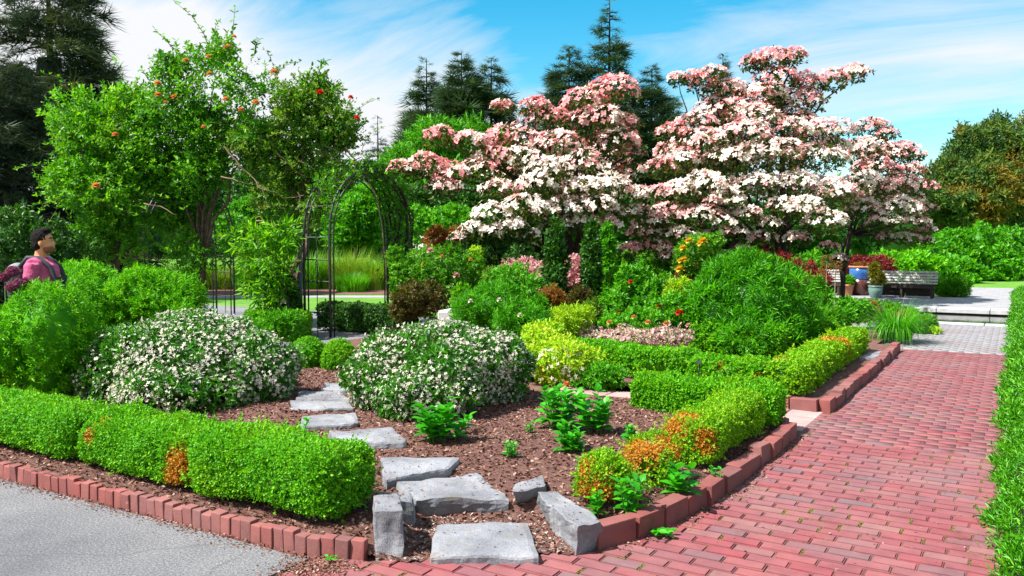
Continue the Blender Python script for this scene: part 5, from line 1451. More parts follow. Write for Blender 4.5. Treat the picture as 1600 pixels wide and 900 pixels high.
vine('honeysuckle_vine', 'tallest honeysuckle vine with orange blossoms and wispy top shoots', (-13.406, 10.068, 0),
     [(-12.859, 10.287, 4.646, 0.823, 0.823, 0.702), (-13.333, 9.996, 3.816, 0.63, 0.63, 0.678), (-12.193, 10.462, 4.431, 0.645, 0.645, 0.669), (-12.857, 10.406, 3.591, 0.658, 0.658, 0.561), (-13.503, 9.891, 4.527, 0.363, 0.363, 0.533), (-13.768, 10.08, 2.764, 0.568, 0.568, 0.617), (-13.777, 10.31, 1.973, 0.45, 0.45, 0.575), (-11.923, 10.511, 3.715, 0.641, 0.641, 0.665), (-13.403, 10.305, 2.703, 0.543, 0.543, 0.543), (-13.94, 9.739, 3.471, 0.439, 0.439, 0.487), (-13.19, 9.967, 1.36, 0.361, 0.361, 0.409), (-13.37, 10.56, 2.222, 0.35, 0.35, 0.425), (-12.81, 9.966, 2.896, 0.475, 0.475, 0.427), (-12.891, 10.385, 1.539, 0.268, 0.268, 0.366)], 6600, 92, 'vine_leaf',
     [[(-12.111, 9.867, 3.335), (-11.872, 10.014, 2.994), (-11.585, 10.191, 2.63), (-11.246, 10.399, 2.425), (-10.904, 10.61, 2.459)], [(-12.168, 9.832, 2.79), (-11.926, 9.981, 2.698), (-11.682, 10.131, 2.676)], [(-11.614, 10.173, 2.687), (-11.519, 10.231, 2.459), (-11.425, 10.289, 2.23)]],
     [[(-12.736, 10.129, 5.072), (-12.849, 10.059, 5.455), (-13.024, 9.951, 5.768), (-13.299, 9.782, 6.033)], [(-12.352, 10.247, 5.107), (-12.306, 10.275, 5.476), (-12.27, 10.298, 5.89)], [(-13.275, 9.914, 5.036), (-13.502, 9.775, 5.317), (-13.699, 9.653, 5.55)], [(-12.053, 10.549, 5.072), (-12.031, 10.562, 5.223), (-11.989, 10.588, 5.339)], [(-13.908, 9.642, 4.646), (-14.006, 9.582, 4.846)]],
     [(-12.104, 9.578, 4.56), (-11.911, 9.814, 5.046), (-12.624, 9.493, 4.835), (-12.192, 9.641, 4.88), (-11.258, 9.863, 4.028), (-11.477, 9.729, 3.907), (-11.782, 9.659, 4.1), (-12.126, 10.151, 5.323), (-12.206, 9.515, 3.64), (-13.145, 9.289, 4.452), (-11.141, 10.17, 4.593)])
vine('climbing_rose', 'climbing rose with red blooms and bare branches above the iron arch', (-11.031, 10.355, 0),
     [(-11.271, 10.677, 3.745, 0.703, 0.703, 0.68), (-10.579, 11.103, 3.802, 0.445, 0.445, 0.445), (-10.821, 10.954, 4.261, 0.328, 0.328, 0.422), (-10.731, 11.01, 3.434, 0.562, 0.562, 0.492), (-11.809, 10.699, 3.082, 0.622, 0.622, 0.478), (-11.018, 10.833, 4.261, 0.375, 0.375, 0.375), (-11.591, 10.598, 4.106, 0.543, 0.543, 0.543), (-11.575, 10.725, 3.54, 0.522, 0.522, 0.475), (-10.455, 11.179, 3.226, 0.281, 0.281, 0.328), (-11.437, 10.81, 2.544, 0.475, 0.475, 0.427), (-10.836, 10.945, 2.879, 0.469, 0.469, 0.305), (-10.153, 11.013, 2.831, 0.299, 0.299, 0.207), (-10.671, 10.577, 2.111, 0.182, 0.182, 0.411), (-10.053, 11.192, 3.147, 0.208, 0.208, 0.254), (-11.769, 10.723, 2.313, 0.406, 0.406, 0.383), (-12.031, 10.445, 3.248, 0.475, 0.475, 0.475)], 5200, 93, 'olive_vine',
     [[(-11.333, 10.346, 3.256), (-11.122, 10.476, 2.994), (-10.851, 10.642, 2.79)], [(-11.042, 10.525, 3.142), (-10.752, 10.703, 2.949), (-10.541, 10.833, 2.607)], [(-10.748, 10.705, 3.256), (-10.409, 10.914, 3.108), (-10.216, 11.033, 2.881)], [(-10.261, 11.005, 3.312), (-10.02, 11.153, 2.949), (-9.829, 11.271, 2.516), (-9.716, 11.341, 1.944), (-9.663, 11.373, 1.14), (-9.657, 11.377, 0.562)], [(-10.65, 10.766, 3.369), (-10.359, 10.945, 3.256), (-10.069, 11.123, 2.972), (-9.906, 11.224, 2.63)], [(-11.001, 10.55, 2.516), (-10.955, 10.578, 2.23), (-10.938, 10.588, 2.002)], [(-11.643, 10.155, 2.002), (-11.351, 10.335, 1.921), (-11.203, 10.426, 2.002)]],
     [[(-10.794, 10.854, 4.584), (-10.713, 10.903, 4.811), (-10.644, 10.946, 4.857)], [(-10.941, 10.763, 4.528), (-10.87, 10.807, 4.766)], [(-10.166, 11.24, 3.616), (-10.046, 11.313, 3.787)]],
     [(-10.459, 10.59, 4.239), (-9.91, 10.928, 3.795), (-10.071, 10.946, 4.168)], 'red_petal', L=.075)
# small drooping leaved tree below the rose
leafy_tree('peach_tree', 'small tree with drooping bright green leaves left of the iron arch', (-10.474, 9.876, 0), [(-10.764, 9.58, 1.385, 0.41, 0.41, 0.41), (-10.632, 9.661, 0.953, 0.323, 0.323, 0.388), (-11.101, 9.608, 1.709, 0.328, 0.328, 0.241), (-10.683, 9.865, 1.709, 0.284, 0.284, 0.284), (-10.818, 9.547, 0.791, 0.259, 0.259, 0.259)], 'vine_bright', 420, .15, .04, 6, .045, .12, 3., .5, None, 95, .8, .5, 0, 'bark', T_DIAMOND, 'tree', -.7)
shrub('white_rose_shrub', 'dark shrub with a white flower beside the blue post', 'shrub', [(-10.773, 9.927, 0.663, 0.286, 0.286, 0.441), (-10.559, 9.941, 0.505, 0.197, 0.197, 0.328)], 'dark_leaf', 700, 6, .06, .03, 1., .6, .06, .3, .14, 5., .5, seed=96, core=.5)
bloom(bpy.data.objects['white_rose_shrub'], (-10.365, 9.591, 0.622), .07, 'white_petal', 'rose_bloom')
shrub('leafy_perennial', 'green leafy perennials at the foot of the iron arch', 'plant', [(-9.566, 8.909, 0.297, 0.217, 0.217, 0.236), (-9.605, 8.65, 0.289, 0.155, 0.155, 0.174)], 'mid_leaf', 420, 8, .08, .02, .8, .5, .1, .6, .14, 5., .4, seed=97, core=.5)

# pale stone plinth in the rear bed
p = (-7.39, 10.247, 0)
o = empty('stone_plinth', p); tag(o, 'pale grey stone plinth among the shrubs', 'plinth')
MB().box((p[0], p[1], .28), (.40, .32, .56), .5).build('pedestal', 'pale_stone', o, .015)
MB().add([(p[0] + a, p[1] + b, .562) for a, b in ((-.16, -.16), (.16, -.16), (.16, .16), (-.16, .16))] + [(p[0] + .05, p[1] + .03, .615)], [(3, 2, 1, 0), (0, 1, 4), (1, 2, 4), (2, 3, 4), (3, 0, 4)]).build('cap', 'coping', o)

# small plant labels
def plant_label(label, p, h, w, tilt=-.6):
    o = empty('plant_label', p); tag(o, label, 'label', 'plant labels on stakes')
    MB().tube([p, (p[0], p[1], p[2] + h)], .006, 5).build('stake', 'iron', o)
    MB().box((p[0], p[1] - .012, p[2] + h), (w, .008, w * .62), R(31.6), tilt).build('plate', 'plaque', o)
plant_label('small dark plant label in front of the pink flowers', (-4.406, 10.687, 0.06), .20, .17)
plant_label('small plant label on a stake behind the box hedge of the front bed', (-2.652, 7.862, 0.06), .36, .05)
plant_label('small pale plant label beside the rusty perennial', (-2.035, 15.89, 0.05), .40, .09)

# ------------------------------------------------------------------ benches and pots
def bench(label, cx, cy):
    o = empty('garden_bench', (cx, cy, .002)); tag(o, label, 'bench', 'slatted garden benches')
    Ln = 1.85
    for k in range(5):
        MB().box((0, -.22 + k * .098, .43), (Ln, .082, .03)).build('seat_slat', 'bench_wood', o, .006, world_space=False)
    for k in range(4):
        MB().box((0, .26 + k * .022, .50 + k * .080), (Ln, .026, .062), 0, -.22).build('back_slat', 'bench_wood', o, .006, world_space=False)
    for x in (-Ln / 2 + .12, 0, Ln / 2 - .12):
        MB().box((x, -.20, .205), (.07, .07, .41)).build('leg', 'dark_wood', o, .006, world_space=False)
        MB().box((x, .24, .205), (.07, .07, .41)).build('leg', 'dark_wood', o, .006, world_space=False)
        MB().box((x, .325, .58), (.06, .05, .40), 0, -.22).build('back_post', 'dark_wood', o, .006, world_space=False)
        MB().box((x, .02, .395), (.055, .56, .038)).build('rail', 'dark_wood', o, .004, world_space=False)
    MB().box((0, .20, .21), (Ln - .16, .03, .34)).build('underseat_shade', 'dark_wood', o, .004, world_space=False)  # dark board added to stand in for the shade under the seat
    MB().box((0, -.235, .34), (Ln - .1, .03, .10)).build('apron', 'dark_wood', o, .004, world_space=False)
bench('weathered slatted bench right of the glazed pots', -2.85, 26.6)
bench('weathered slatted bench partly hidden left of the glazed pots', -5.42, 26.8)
def pot(name, label, p, prof, mat, bands=(), soil_r=.2, soil_z=.3):
    o = empty(name, p); tag(o, label, 'pot')
    MB().lathe((0, 0, 0), prof, 28).build('body', mat, o, 0, True, world_space=False)
    for nm, pr, mt in bands: MB().lathe((0, 0, 0), pr, 28).build(nm, mt, o, 0, True, world_space=False)
    MB().lathe((0, 0, 0), [(soil_r * .05, soil_z - .02), (soil_r, soil_z - .02), (soil_r, soil_z), (soil_r * .05, soil_z)], 20).build('soil', 'soil', o, world_space=False)
    return o
pt = (-4.066, 27.086, 0.003)
pot('tall_pot', 'tall glazed pot with a blue top and brown base', pt, [(.22, 0), (.26, .05), (.30, .30), (.31, .48), (.28, .49), (.2, .489)], 'glaze_brown',
    [('blue_band', [(.2, .488), (.305, .489), (.315, .52), (.325, .70), (.33, .84), (.28, .84), (.27, .75), (.1, .74)], 'glaze_blue'), ('rim', [(.28, .842), (.345, .842), (.35, .87), (.345, .895), (.285, .895), (.28, .86)], 'terracotta')], .28, .86)
shrub('potted_plant', 'low sparse planting in the tall blue pot', 'plant', [(pt[0], pt[1], .92, .2, .2, .07)], 'rust_leaf', 90, 5, .06, .02, 1., .5, .04, .4, .1, 6, .3, core=0, stems=False, zmin=.87, seed=101)
pt = (-4.333, 26.687, 0.003)
pot('small_pot', 'small terracotta pot beside the tall blue pot', pt, [(.085, 0), (.10, .02), (.135, .28), (.155, .29), (.16, .345), (.13, .345), (.12, .30)], 'terracotta', (), .12, .32)
shrub('potted_plant', 'small green plant in the terracotta pot', 'plant', [(pt[0], pt[1], .46, .14, .14, .13)], 'mid_leaf', 200, 6, .07, .03, 1., .6, .05, .4, .12, 6, .4, core=.4, stems=False, zmin=.34, seed=102)
pt = (-3.489, 26.032, 0.003)
pot('round_pot', 'rounded pale green glazed pot in front of the bench', pt, [(.12, 0), (.14, .02), (.19, .16), (.20, .27), (.185, .31), (.21, .33), (.21, .355), (.17, .355), (.16, .30)], 'glaze_green', (), .155, .33)
shrub('potted_plant', 'olive yellow feathery plant in the pale green pot', 'plant', [(pt[0], pt[1], .62, .17, .17, .28), (pt[0] - .02, pt[1], .86, .12, .12, .16), (pt[0] + .05, pt[1], .50, .19, .19, .14)], 'yellow_olive', 420, 7, .09, .02, .8, .5, .06, .5, .12, 6, .4, core=.5, zmin=.35, seed=103)

# ------------------------------------------------------------------ kousa dogwoods
def dogwood(name, label, base, stems, pads, seed, tr=1.):
    o = empty(name, base); tag(o, label, 'tree', 'pink and white flowering dogwoods')
    FW, FP, LV = [], [], []
    pads = [(x, y, z, a, max(0, p * 1.1 - .09)) for x, y, z, a, p in pads]
    r = np.random.default_rng(seed)
    b0 = Vector(base)
    for s, (fx, fy, fz) in enumerate(stems):
        S = Vector((fx, fy, fz)); up_ = Vector((b0.x * .75 + fx * .25, b0.y * .75 + fy * .25, b0.z * .45 + fz * .55))
        MB().tube(wobble(bez(b0 + Vector((.03 * s, .03 * s, -.1)), up_, S, 6), .04), [.10 * tr, .09 * tr, .08 * tr, .07 * tr, .06 * tr, .05 * tr], 8).build('trunk', 'dark_bark', o)
    for (x, y, z, a, pink) in pads:
        c = np.array((x, y, z)); rad = np.array((a, a * .85, a * .50))
        n = int(620 * a * a + 32)
        d = unit(r.normal(size=(n, 3)) + np.array([0, 0, .35])); d = d[d[:, 2] > -.02]
        f = 1 + .16 * lump(c + d * rad, 5. / max(a, .3), seed) - .10 * r.uniform(0, 1, len(d))
        P = c + d * rad * f[:, None]
        P[:, 2] -= .12 * a * (d[:, 0] ** 2 + d[:, 1] ** 2)
        N = unit(unit(d / rad) + np.array([-.10, -.30, .25]) + r.normal(0, .42, d.shape))
        T = r.normal(size=d.shape); T = unit(T - N * (N * T).sum(1)[:, None])
        s = r.uniform(.055, .090, len(d))
        sel = r.uniform(0, 1, len(d)) < np.clip(pink + .35 * lump(P, 6., seed + 3), 0, 1)
        col_ = np.clip(r.uniform(0, .75, len(d)) + .35 * (1 - pink), 0, 1)
        for w_, L_ in ((sel, FP), (~sel, FW)):
            if w_.any(): L_.append(place(P[w_], N[w_], T[w_], s[w_], s[w_], T_CROSS, col_[w_]))
        nl = int(260 * a * a + 24)
        d = unit(r.normal(size=(nl, 3))); P = c + d * rad * r.uniform(.5, 1.08, nl)[:, None] - np.array([0, 0, .14 * a])
        A = unit(d + np.array([0, 0, -.5]))
        LV.append(sprigs(P, A, 3, .10, .055, 1.0, .5, .03, -.3, T_DIAMOND))
        sx = min(stems, key=lambda q_: (q_[0] - x) ** 2 + (q_[1] - y) ** 2 + .3 * (q_[2] - z) ** 2)
        S = Vector(sx); E_ = Vector((x, y, z - .1 * a))
        st = b0.lerp(S, .55) if z < S.z else S
        MB().tube(wobble(bez(st, Vector((x * .5 + st.x * .5, y * .5 + st.y * .5, max(z, st.z) * .65 + min(z, st.z) * .35)), E_, 7), .03), [.040, .034, .028, .022, .017, .012, .006], 5).build('limb', 'dark_bark', o)
    fo = foliage('blossoms', FP, 'bract', o) if FP else None
    fo = foliage('blossoms', FW, 'bract_white', o) if FW else None
    foliage('crown', LV, 'dogwood_leaf', o)
    return o
dogwood('dogwood_tree', 'spreading dogwood with layered pink and white blossom behind the rear bed', (-7.946, 15.071, 0), [(-8.12, 14.964, 2.656), (-7.968, 15.527, 3.352), (-8.258, 14.409, 2.502), (-7.446, 15.379, 2.919)],
  [(-7.259, 15.729, 4.757, 0.618, 0.95), (-7.654, 15.25, 4.486, 0.531, 0.9), (-8.416, 14.547, 4.388, 0.341, 0.9), (-8.969, 14.207, 4.388, 0.236, 0.9), (-9.805, 13.223, 3.756, 0.359, 0.9), (-9.297, 13.536, 3.605, 0.436, 0.9), (-10.331, 12.665, 3.057, 0.354, 0.8), (-9.934, 12.909, 3.156, 0.456, 0.8), (-9.56, 13.139, 2.957, 0.506, 0.7), (-9.078, 13.436, 3.082, 0.38, 0.7), (-9.549, 12.911, 2.693, 0.375, 0.6),
   (-8.348, 14.824, 4.161, 0.558, 0.9), (-8.803, 14.309, 3.744, 0.604, 0.8), (-7.451, 15.375, 4.096, 0.664, 0.85), (-7.104, 15.941, 4.113, 0.405, 0.9), (-7.931, 14.611, 3.591, 0.623, 0.6), (-7.113, 15.584, 3.678, 0.611, 0.75), (-8.379, 13.983, 3.241, 0.56, 0.5), (-7.455, 14.669, 3.15, 0.589, 0.4), (-8.918, 13.768, 3.315, 0.461, 0.7), (-6.911, 15.943, 3.465, 0.349, 0.8),
   (-7.652, 13.843, 3.008, 0.42, 0.1), (-7.782, 13.528, 2.714, 0.439, 0.1), (-8.376, 12.928, 2.139, 0.433, 0.05), (-7.947, 13.192, 2.294, 0.457, 0.05), (-8.55, 12.586, 1.86, 0.309, 0.05), (-8.823, 12.418, 1.695, 0.19, 0.05), (-8.017, 13.031, 1.933, 0.287, 0.05), (-6.795, 14.605, 2.742, 0.475, 0.2), (-6.504, 15.019, 2.543, 0.43, 0.3), (-6.961, 14.385, 2.317, 0.522, 0.2), (-7.441, 13.973, 2.275, 0.494, 0.1), (-6.609, 14.954, 2.204, 0.329, 0.3), (-7.61, 13.399, 2.198, 0.361, 0.05), (-8.488, 13.329, 2.642, 0.395, 0.3), (-7.226, 14.222, 2.649, 0.447, 0.15), (-6.419, 15.306, 2.237, 0.256, 0.4), (-7.597, 13.877, 1.969, 0.321, 0.1), (-7.277, 14.191, 2.033, 0.373, 0.2), (-6.844, 14.575, 1.973, 0.325, 0.3), (-7.814, 13.274, 1.78, 0.217, 0.1), (-8.267, 12.76, 1.813, 0.261, 0.05)]
  + [(-8.936, 15.871, 3.573, 0.711, 0.5), (-8.061, 16.644, 3.453, 0.719, 0.5), (-8.479, 15.917, 2.857, 0.773, 0.3), (-7.694, 16.87, 3.169, 0.575, 0.5), (-9.327, 15.161, 3.118, 0.556, 0.5)], 201)
dogwood('dogwood_tree', 'tallest dogwood thick with pale pink blossom right of centre', (-4.837, 20.506, 0), [(-5.185, 20.292, 2.997), (-4.766, 21.019, 4.125), (-5.85, 19.882, 3.306), (-5.049, 20.845, 5.063), (-6.377, 19.089, 2.817)],
  [(-5.266, 20.711, 6.121, 0.574, 0.9), (-4.799, 20.999, 6.214, 0.351, 0.9), (-5.627, 20.49, 6.059, 0.351, 0.9), (-6.341, 19.581, 5.728, 0.312, 0.85), (-6.734, 19.339, 5.636, 0.281, 0.85), (-7.062, 19.137, 5.576, 0.281, 0.7), (-6.536, 19.461, 5.484, 0.406, 0.9), (-6.2, 19.902, 5.338, 0.537, 0.85), (-3.589, 22.213, 5.893, 0.39, 0.9), (-4.025, 21.71, 5.695, 0.483, 0.9), (-4.538, 21.394, 5.601, 0.483, 0.9), (-5.193, 20.757, 5.655, 0.542, 0.9), (-5.401, 20.394, 5.215, 0.6, 0.8), (-4.693, 21.299, 5.129, 0.644, 0.85), (-4.821, 21.22, 4.703, 0.547, 0.7),
   (-6.133, 19.709, 4.812, 0.688, 0.75), (-6.617, 19.176, 4.507, 0.557, 0.8), (-7.11, 18.873, 4.279, 0.433, 0.85), (-5.482, 19.874, 4.583, 0.773, 0.6), (-4.825, 20.278, 4.279, 0.773, 0.5), (-5.558, 19.358, 4.121, 0.758, 0.5), (-6.388, 18.847, 3.972, 0.667, 0.6), (-4.017, 21.011, 4.306, 0.688, 0.6), (-4.988, 19.474, 3.711, 0.75, 0.3), (-5.811, 18.968, 3.563, 0.66, 0.3), (-6.807, 18.59, 3.554, 0.576, 0.5), (-7.316, 18.511, 3.392, 0.459, 0.8), (-4.12, 20.478, 3.649, 0.674, 0.4), 
   (-5.099, 18.936, 2.986, 0.47, 0.05), (-6.151, 18.406, 2.949, 0.62, 0.2), (-6.685, 18.195, 2.78, 0.534, 0.5), (-6.932, 18.043, 2.265, 0.564, 0.6), (-6.235, 18.237, 2.258, 0.499, 0.4), (-7.37, 17.774, 1.866, 0.445, 0.7), (-6.64, 18.105, 1.777, 0.502, 0.5), (-7.077, 17.836, 1.526, 0.384, 0.6), (-5.741, 18.541, 2.593, 0.558, 0.15), (-4.055, 19.108, 2.386, 0.489, 0.03), (-4.422, 19, 2.462, 0.405, 0.05), (-3.664, 19.231, 2.098, 0.515, 0.1), (-5.363, 18.774, 2.258, 0.441, 0.2), (-6.012, 18.492, 1.747, 0.384, 0.5), (-3.521, 20.024, 2.774, 0.591, 0.3), (-4.424, 19.586, 3, 0.564, 0.2), (-7.073, 18.191, 2.792, 0.39, 0.8), (-4.887, 19.184, 2.041, 0.354, 0.3), (-5.409, 18.98, 1.452, 0.267, 0.6), (-5.607, 18.623, 1.863, 0.411, 0.4), (-6.289, 18.204, 1.424, 0.411, 0.6), (-6.788, 17.897, 1.307, 0.323, 0.6), (-7.579, 17.527, 1.482, 0.295, 0.7), (-5.008, 19.11, 1.718, 0.384, 0.4), (-4.294, 19.431, 1.717, 0.323, 0.3), (-7.207, 17.756, 2.114, 0.443, 0.6), (-5.829, 18.37, 2.109, 0.438, 0.3)]
  + [(-6.612, 21.292, 4.108, 1.012, 0.5), (-5.661, 22.112, 3.795, 1.022, 0.4), (-4.802, 22.641, 4.131, 1.022, 0.5), (-5.829, 21.54, 2.929, 1.003, 0.3), (-6.897, 20.647, 2.917, 0.828, 0.5), (-4.739, 22.445, 2.941, 0.844, 0.4), (-5.913, 21.723, 5.102, 0.759, 0.7), (-7.468, 20.296, 3.898, 0.662, 0.7)], 202)
dogwood('dogwood_tree', 'dogwood with deeper pink blossom hanging over the benches', (-4.242, 24.864, 0), [(-4.124, 24.702, 2.322), (-3.65, 24.523, 3.368)],
  [(-3.468, 24.401, 4.779, 0.494, 0.85), (-3.094, 24.396, 4.579, 0.315, 0.9), (-3.75, 23.993, 4.114, 0.7, 0.6), (-2.716, 24.629, 4.166, 0.385, 0.85), (-2.424, 24.574, 3.972, 0.277, 0.8), (-3.008, 24.449, 4.028, 0.525, 0.8), (-3.34, 24.01, 3.63, 0.659, 0.6), (-2.508, 24.287, 3.51, 0.481, 0.85), (-2.208, 24.472, 3.102, 0.412, 0.8), (-2.765, 23.894, 3.089, 0.613, 0.6), (-3.521, 23.664, 3.221, 0.653, 0.4), (-2.122, 24.525, 2.54, 0.309, 0.8), (-2.631, 23.507, 2.515, 0.602, 0.25), (-2.979, 23.293, 2.183, 0.502, 0.2), (-2.34, 23.686, 2.183, 0.468, 0.3), (-3.475, 23.457, 2.532, 0.511, 0.5), (-2.089, 24.31, 1.973, 0.238, 0.6), (-2.423, 23.869, 1.735, 0.338, 0.4), (-2.039, 24.341, 1.685, 0.17, 0.4), (-2.953, 23.778, 1.77, 0.273, 0.6), (-3.963, 22.922, 1.196, 0.236, 0.2), (-4.252, 22.979, 1.515, 0.273, 0.6), (-3.804, 23.49, 2.796, 0.584, 0.6)]
  + [(-3.481, 25.567, 4.158, 0.811, 0.7), (-3.771, 25.388, 3.066, 0.848, 0.5), (-2.806, 25.748, 2.872, 0.658, 0.7)], 203, .7)

# ------------------------------------------------------------------ conifers and background trees
conifer('spruce_tree', 'tall dark spruce towering at the left edge', (-23.946, 13.446, 0), 11.2, 3.0, 'spruce_leaf', 21000, .58, 360, .5, .04, .62, 'dark spruces on the left', .3, .25)
conifer('spruce_tree', 'shorter dark spruce cut by the left edge of the picture', (-22.252, 10.966, 0), 6.9, 2.8, 'spruce_leaf', 11000, .52, 260, .5, .03, .55, 'dark spruces on the left', .3, .25)
shrub('dark_shrub', 'dark green shrub with pale shoots behind the walking person', 'shrub', [(-12.468, 6.419, 1.553, 0.45, 0.45, 0.525), (-12.863, 7.35, 1.397, 0.366, 0.366, 0.467), (-13.209, 7.137, 1.397, 0.406, 0.406, 0.406)], 'dark_leaf', 1700, 6, .085, .035, 1., .7, .08, .4, .16, 3.5, .5, seed=110, core=.75)
CG = 'tall conifers behind the garden'
for (px, py, d, half, lab, n, pw) in ((668, 90, 62, 42, 'dark narrow conifer on the left of the central clump of three', 5200, .75), (722, 84, 60, 44, 'broad dark conifer in the middle of the central clump', 7500, .6), (768, 92, 61, 34, 'dark conifer on the right of the central clump', 5000, .62),
                             (888, 74, 63, 48, 'dark conifer left of the tall fir above the left dogwood', 5500, .6), (950, 2, 62, 52, 'tallest fir with open branches behind the dogwoods', 5200, .8), (1016, 104, 62, 36, 'dark narrow conifer right of the tall fir', 4800, .6), (1050, 148, 64, 26, 'shorter conifer right of the narrow one', 3000, .7), (1125, 84, 66, 18, 'conifer tip rising behind the right dogwood', 2200, .8)):
    X = (px - 800) / 1280 * d
    h = 1.6 + (380 - py) / 1280 * d
    bx, by = X * CA - d * SA, X * SA + d * CA
    conifer('fir_tree', lab, (bx, by, -.03), h, half / 1280 * d * 1.45, 'fir_leaf', int(n * 1.7), 1.4, 340, .3, .06, pw, CG, .3, .25)
conifer('blue_spruce', 'slender pale bluish spruce left of the conifer clump', (-34.444, 39.862, -0.03), 9.8, 1.8, 'blue_conifer', 3600, .62, 170, .3, .06, .8, None, .25, .2, core=.02)

BT = 'leafy background trees'
leafy_tree('larch_tree', 'bright green feathery tree in front of the central conifers', (-23.887, 32.268, -0.03), [(-23.865, 32.282, 6.09, 1.938, 1.938, 1.625), (-24.564, 30.678, 4.625, 1.523, 1.523, 1.523), (-23.108, 33.922, 6.36, 1.281, 1.281, 1.441), (-22.679, 30.663, 3.96, 1.781, 1.781, 1.484), (-24.443, 29.578, 3.666, 1.188, 1.188, 1.039), (-21.597, 32.503, 4.625, 1.219, 1.219, 1.371)], 'tree_leaf', 5200, .30, .08, 6, .3, .16, .7, .4, BT, 120, 1., .7, .72)
leafy_tree('dark_tree', 'dark green tree below the bright feathery tree', (-20.304, 27.428, -0.03), [(-20.294, 27.434, 3.238, 1.461, 1.461, 0.797), (-19.167, 28.127, 3.185, 1.062, 1.062, 0.903), (-21.422, 26.74, 3.053, 1.062, 1.062, 0.85)], 'dark_leaf', 2200, .20, .09, 6, .2, .16, .9, .4, BT, 121, 1., .7, .7)
leafy_tree('round_tree', 'rounded light green tree seen through the vines', (-27.046, 23.28, -0.03), [(-27.066, 23.268, 2.393, 1.222, 1.222, 0.956), (-26.383, 23.688, 2.789, 0.797, 0.797, 0.797), (-27.635, 22.918, 2.076, 0.797, 0.797, 0.744)], 'tree_leaf', 1900, .20, .09, 6, .18, .14, .9, .4, BT, 122, 1., .7, .72)
leafy_tree('round_tree', 'light green tree framed by the iron arch', (-21.297, 23.294, -0.03), [(-21.345, 23.265, 2.372, 0.872, 0.872, 1.066), (-20.97, 23.496, 2.925, 0.678, 0.678, 0.775), (-21.699, 23.047, 1.841, 0.581, 0.581, 0.678), (-20.772, 23.618, 1.962, 0.484, 0.484, 0.63)], 'mid_leaf', 2000, .19, .08, 6, .15, .14, 1., .4, BT, 123, 1., .7, .72)
dk = [(300, 300, 52, 70, 80, 'dark tree filling the gap behind the tallest vine'), (420, 290, 50, 70, 70, 'dark tree behind the climbing rose'), (510, 300, 54, 60, 65, 'dark tree behind the top of the iron arch'), (600, 330, 50, 50, 45, 'dark tree right of the iron arch'), (200, 320, 46, 70, 70, 'dark tree behind the bright honeysuckle'),
      (830, 350, 40, 70, 50, 'dark tree behind the left dogwood'), (950, 345, 42, 70, 60, 'dark tree between the two dogwoods'), (1080, 350, 44, 80, 55, 'dark tree behind the left half of the tall dogwood'), (1200, 355, 44, 80, 50, 'dark tree behind the tall dogwood trunk'), (1320, 345, 46, 80, 55, 'dark tree behind the hanging dogwood')]
for i, (px, py, d, rx, rz, lab) in enumerate(dk):
    f = d / 1280
    def E3(ax, ay, dd, rr, rzz):
        X = (ax - 800) / 1280 * dd; z = 1.6 + (380 - ay) / 1280 * dd
        return (X * CA - dd * SA, X * SA + dd * CA, z, rr * f, rr * f, rzz * f)
    bl_ = [E3(px, py, d, rx * .75, rz * .8), E3(px - rx * .45, py + rz * .3, d - 1, rx * .55, rz * .6), E3(px + rx * .45, py + rz * .25, d + 1, rx * .55, rz * .6)]
    q = bl_[0]
    leafy_tree('dark_tree', lab, (q[0], q[1], -.03), bl_, 'dark_leaf', 900, .33, .17, 6, .22, .16, .7, .35, BT, 130 + i, 1., .7, .75)
cd = [(1500, 250, 58, 40, 55, 0), (1545, 225, 60, 42, 45, 1), (1585, 260, 58, 36, 60, 2), (1470, 285, 56, 30, 45, 3), (1530, 290, 54, 50, 45, 4), (1610, 215, 62, 26, 50, 5)]
cl = ['dark olive tree nearest the hanging dogwood top', 'highest olive brown tree at the right', 'olive tree against the right edge', 'low dark tree touching the hanging dogwood', 'brownish olive tree in the middle of the right group', 'tree cut off by the right edge']
for i, (px, py, d, rx, rz, q_) in enumerate(cd):
    f = d / 1280
    def E3(ax, ay, dd, rr, rzz):
        X = (ax - 800) / 1280 * dd; z = 1.6 + (380 - ay) / 1280 * dd
        return (X * CA - dd * SA, X * SA + dd * CA, z, rr * f, rr * f, rzz * f)
    bl_ = [E3(px, py, d, rx * .8, rz * .75), E3(px - rx * .5, py + rz * .5, d - 1, rx * .6, rz * .5), E3(px + rx * .5, py + rz * .45, d - 1, rx * .6, rz * .5), E3(px + rx * .1, py - rz * .55, d, rx * .4, rz * .4), E3(px, py + rz * 1.1, d, rx * .9, rz * .6)]
    q = bl_[0]
    leafy_tree('cedar_tree', cl[i], (q[0], q[1], -.03), bl_, 'cedar_leaf', 1900, .36, .12, 6, .3, .34, .6, .7, 'olive trees at the right', 150 + i, 1.1, .9, .35, 'bark', T_DIAMOND, 'tree', .1)
gs = [(1480, 390, 36, 42, 40, 'bright green shrub beside the hanging dogwood', 'mid_leaf'), (1530, 385, 37, 45, 45, 'bright green shrub in the middle of the right bank', 'mid_leaf'), (1585, 390, 38, 42, 44, 'bright green shrub at the right edge of the bank', 'tree_leaf'), (1430, 412, 33, 42, 22, 'low light green shrub behind the right bench', 'spurge_leaf'), (1395, 415, 32, 30, 20, 'low light green shrub between red maple and bench', 'spurge_leaf'),
      (1555, 412, 36, 40, 28, 'low green shrub at the edge of the far lawn', 'mid_leaf'), (1500, 420, 34, 34, 22, 'low green shrub at the end of the far lawn strip', 'mid_leaf'), (1285, 412, 30, 40, 30, 'green shrub behind the left bench', 'mid_leaf')]
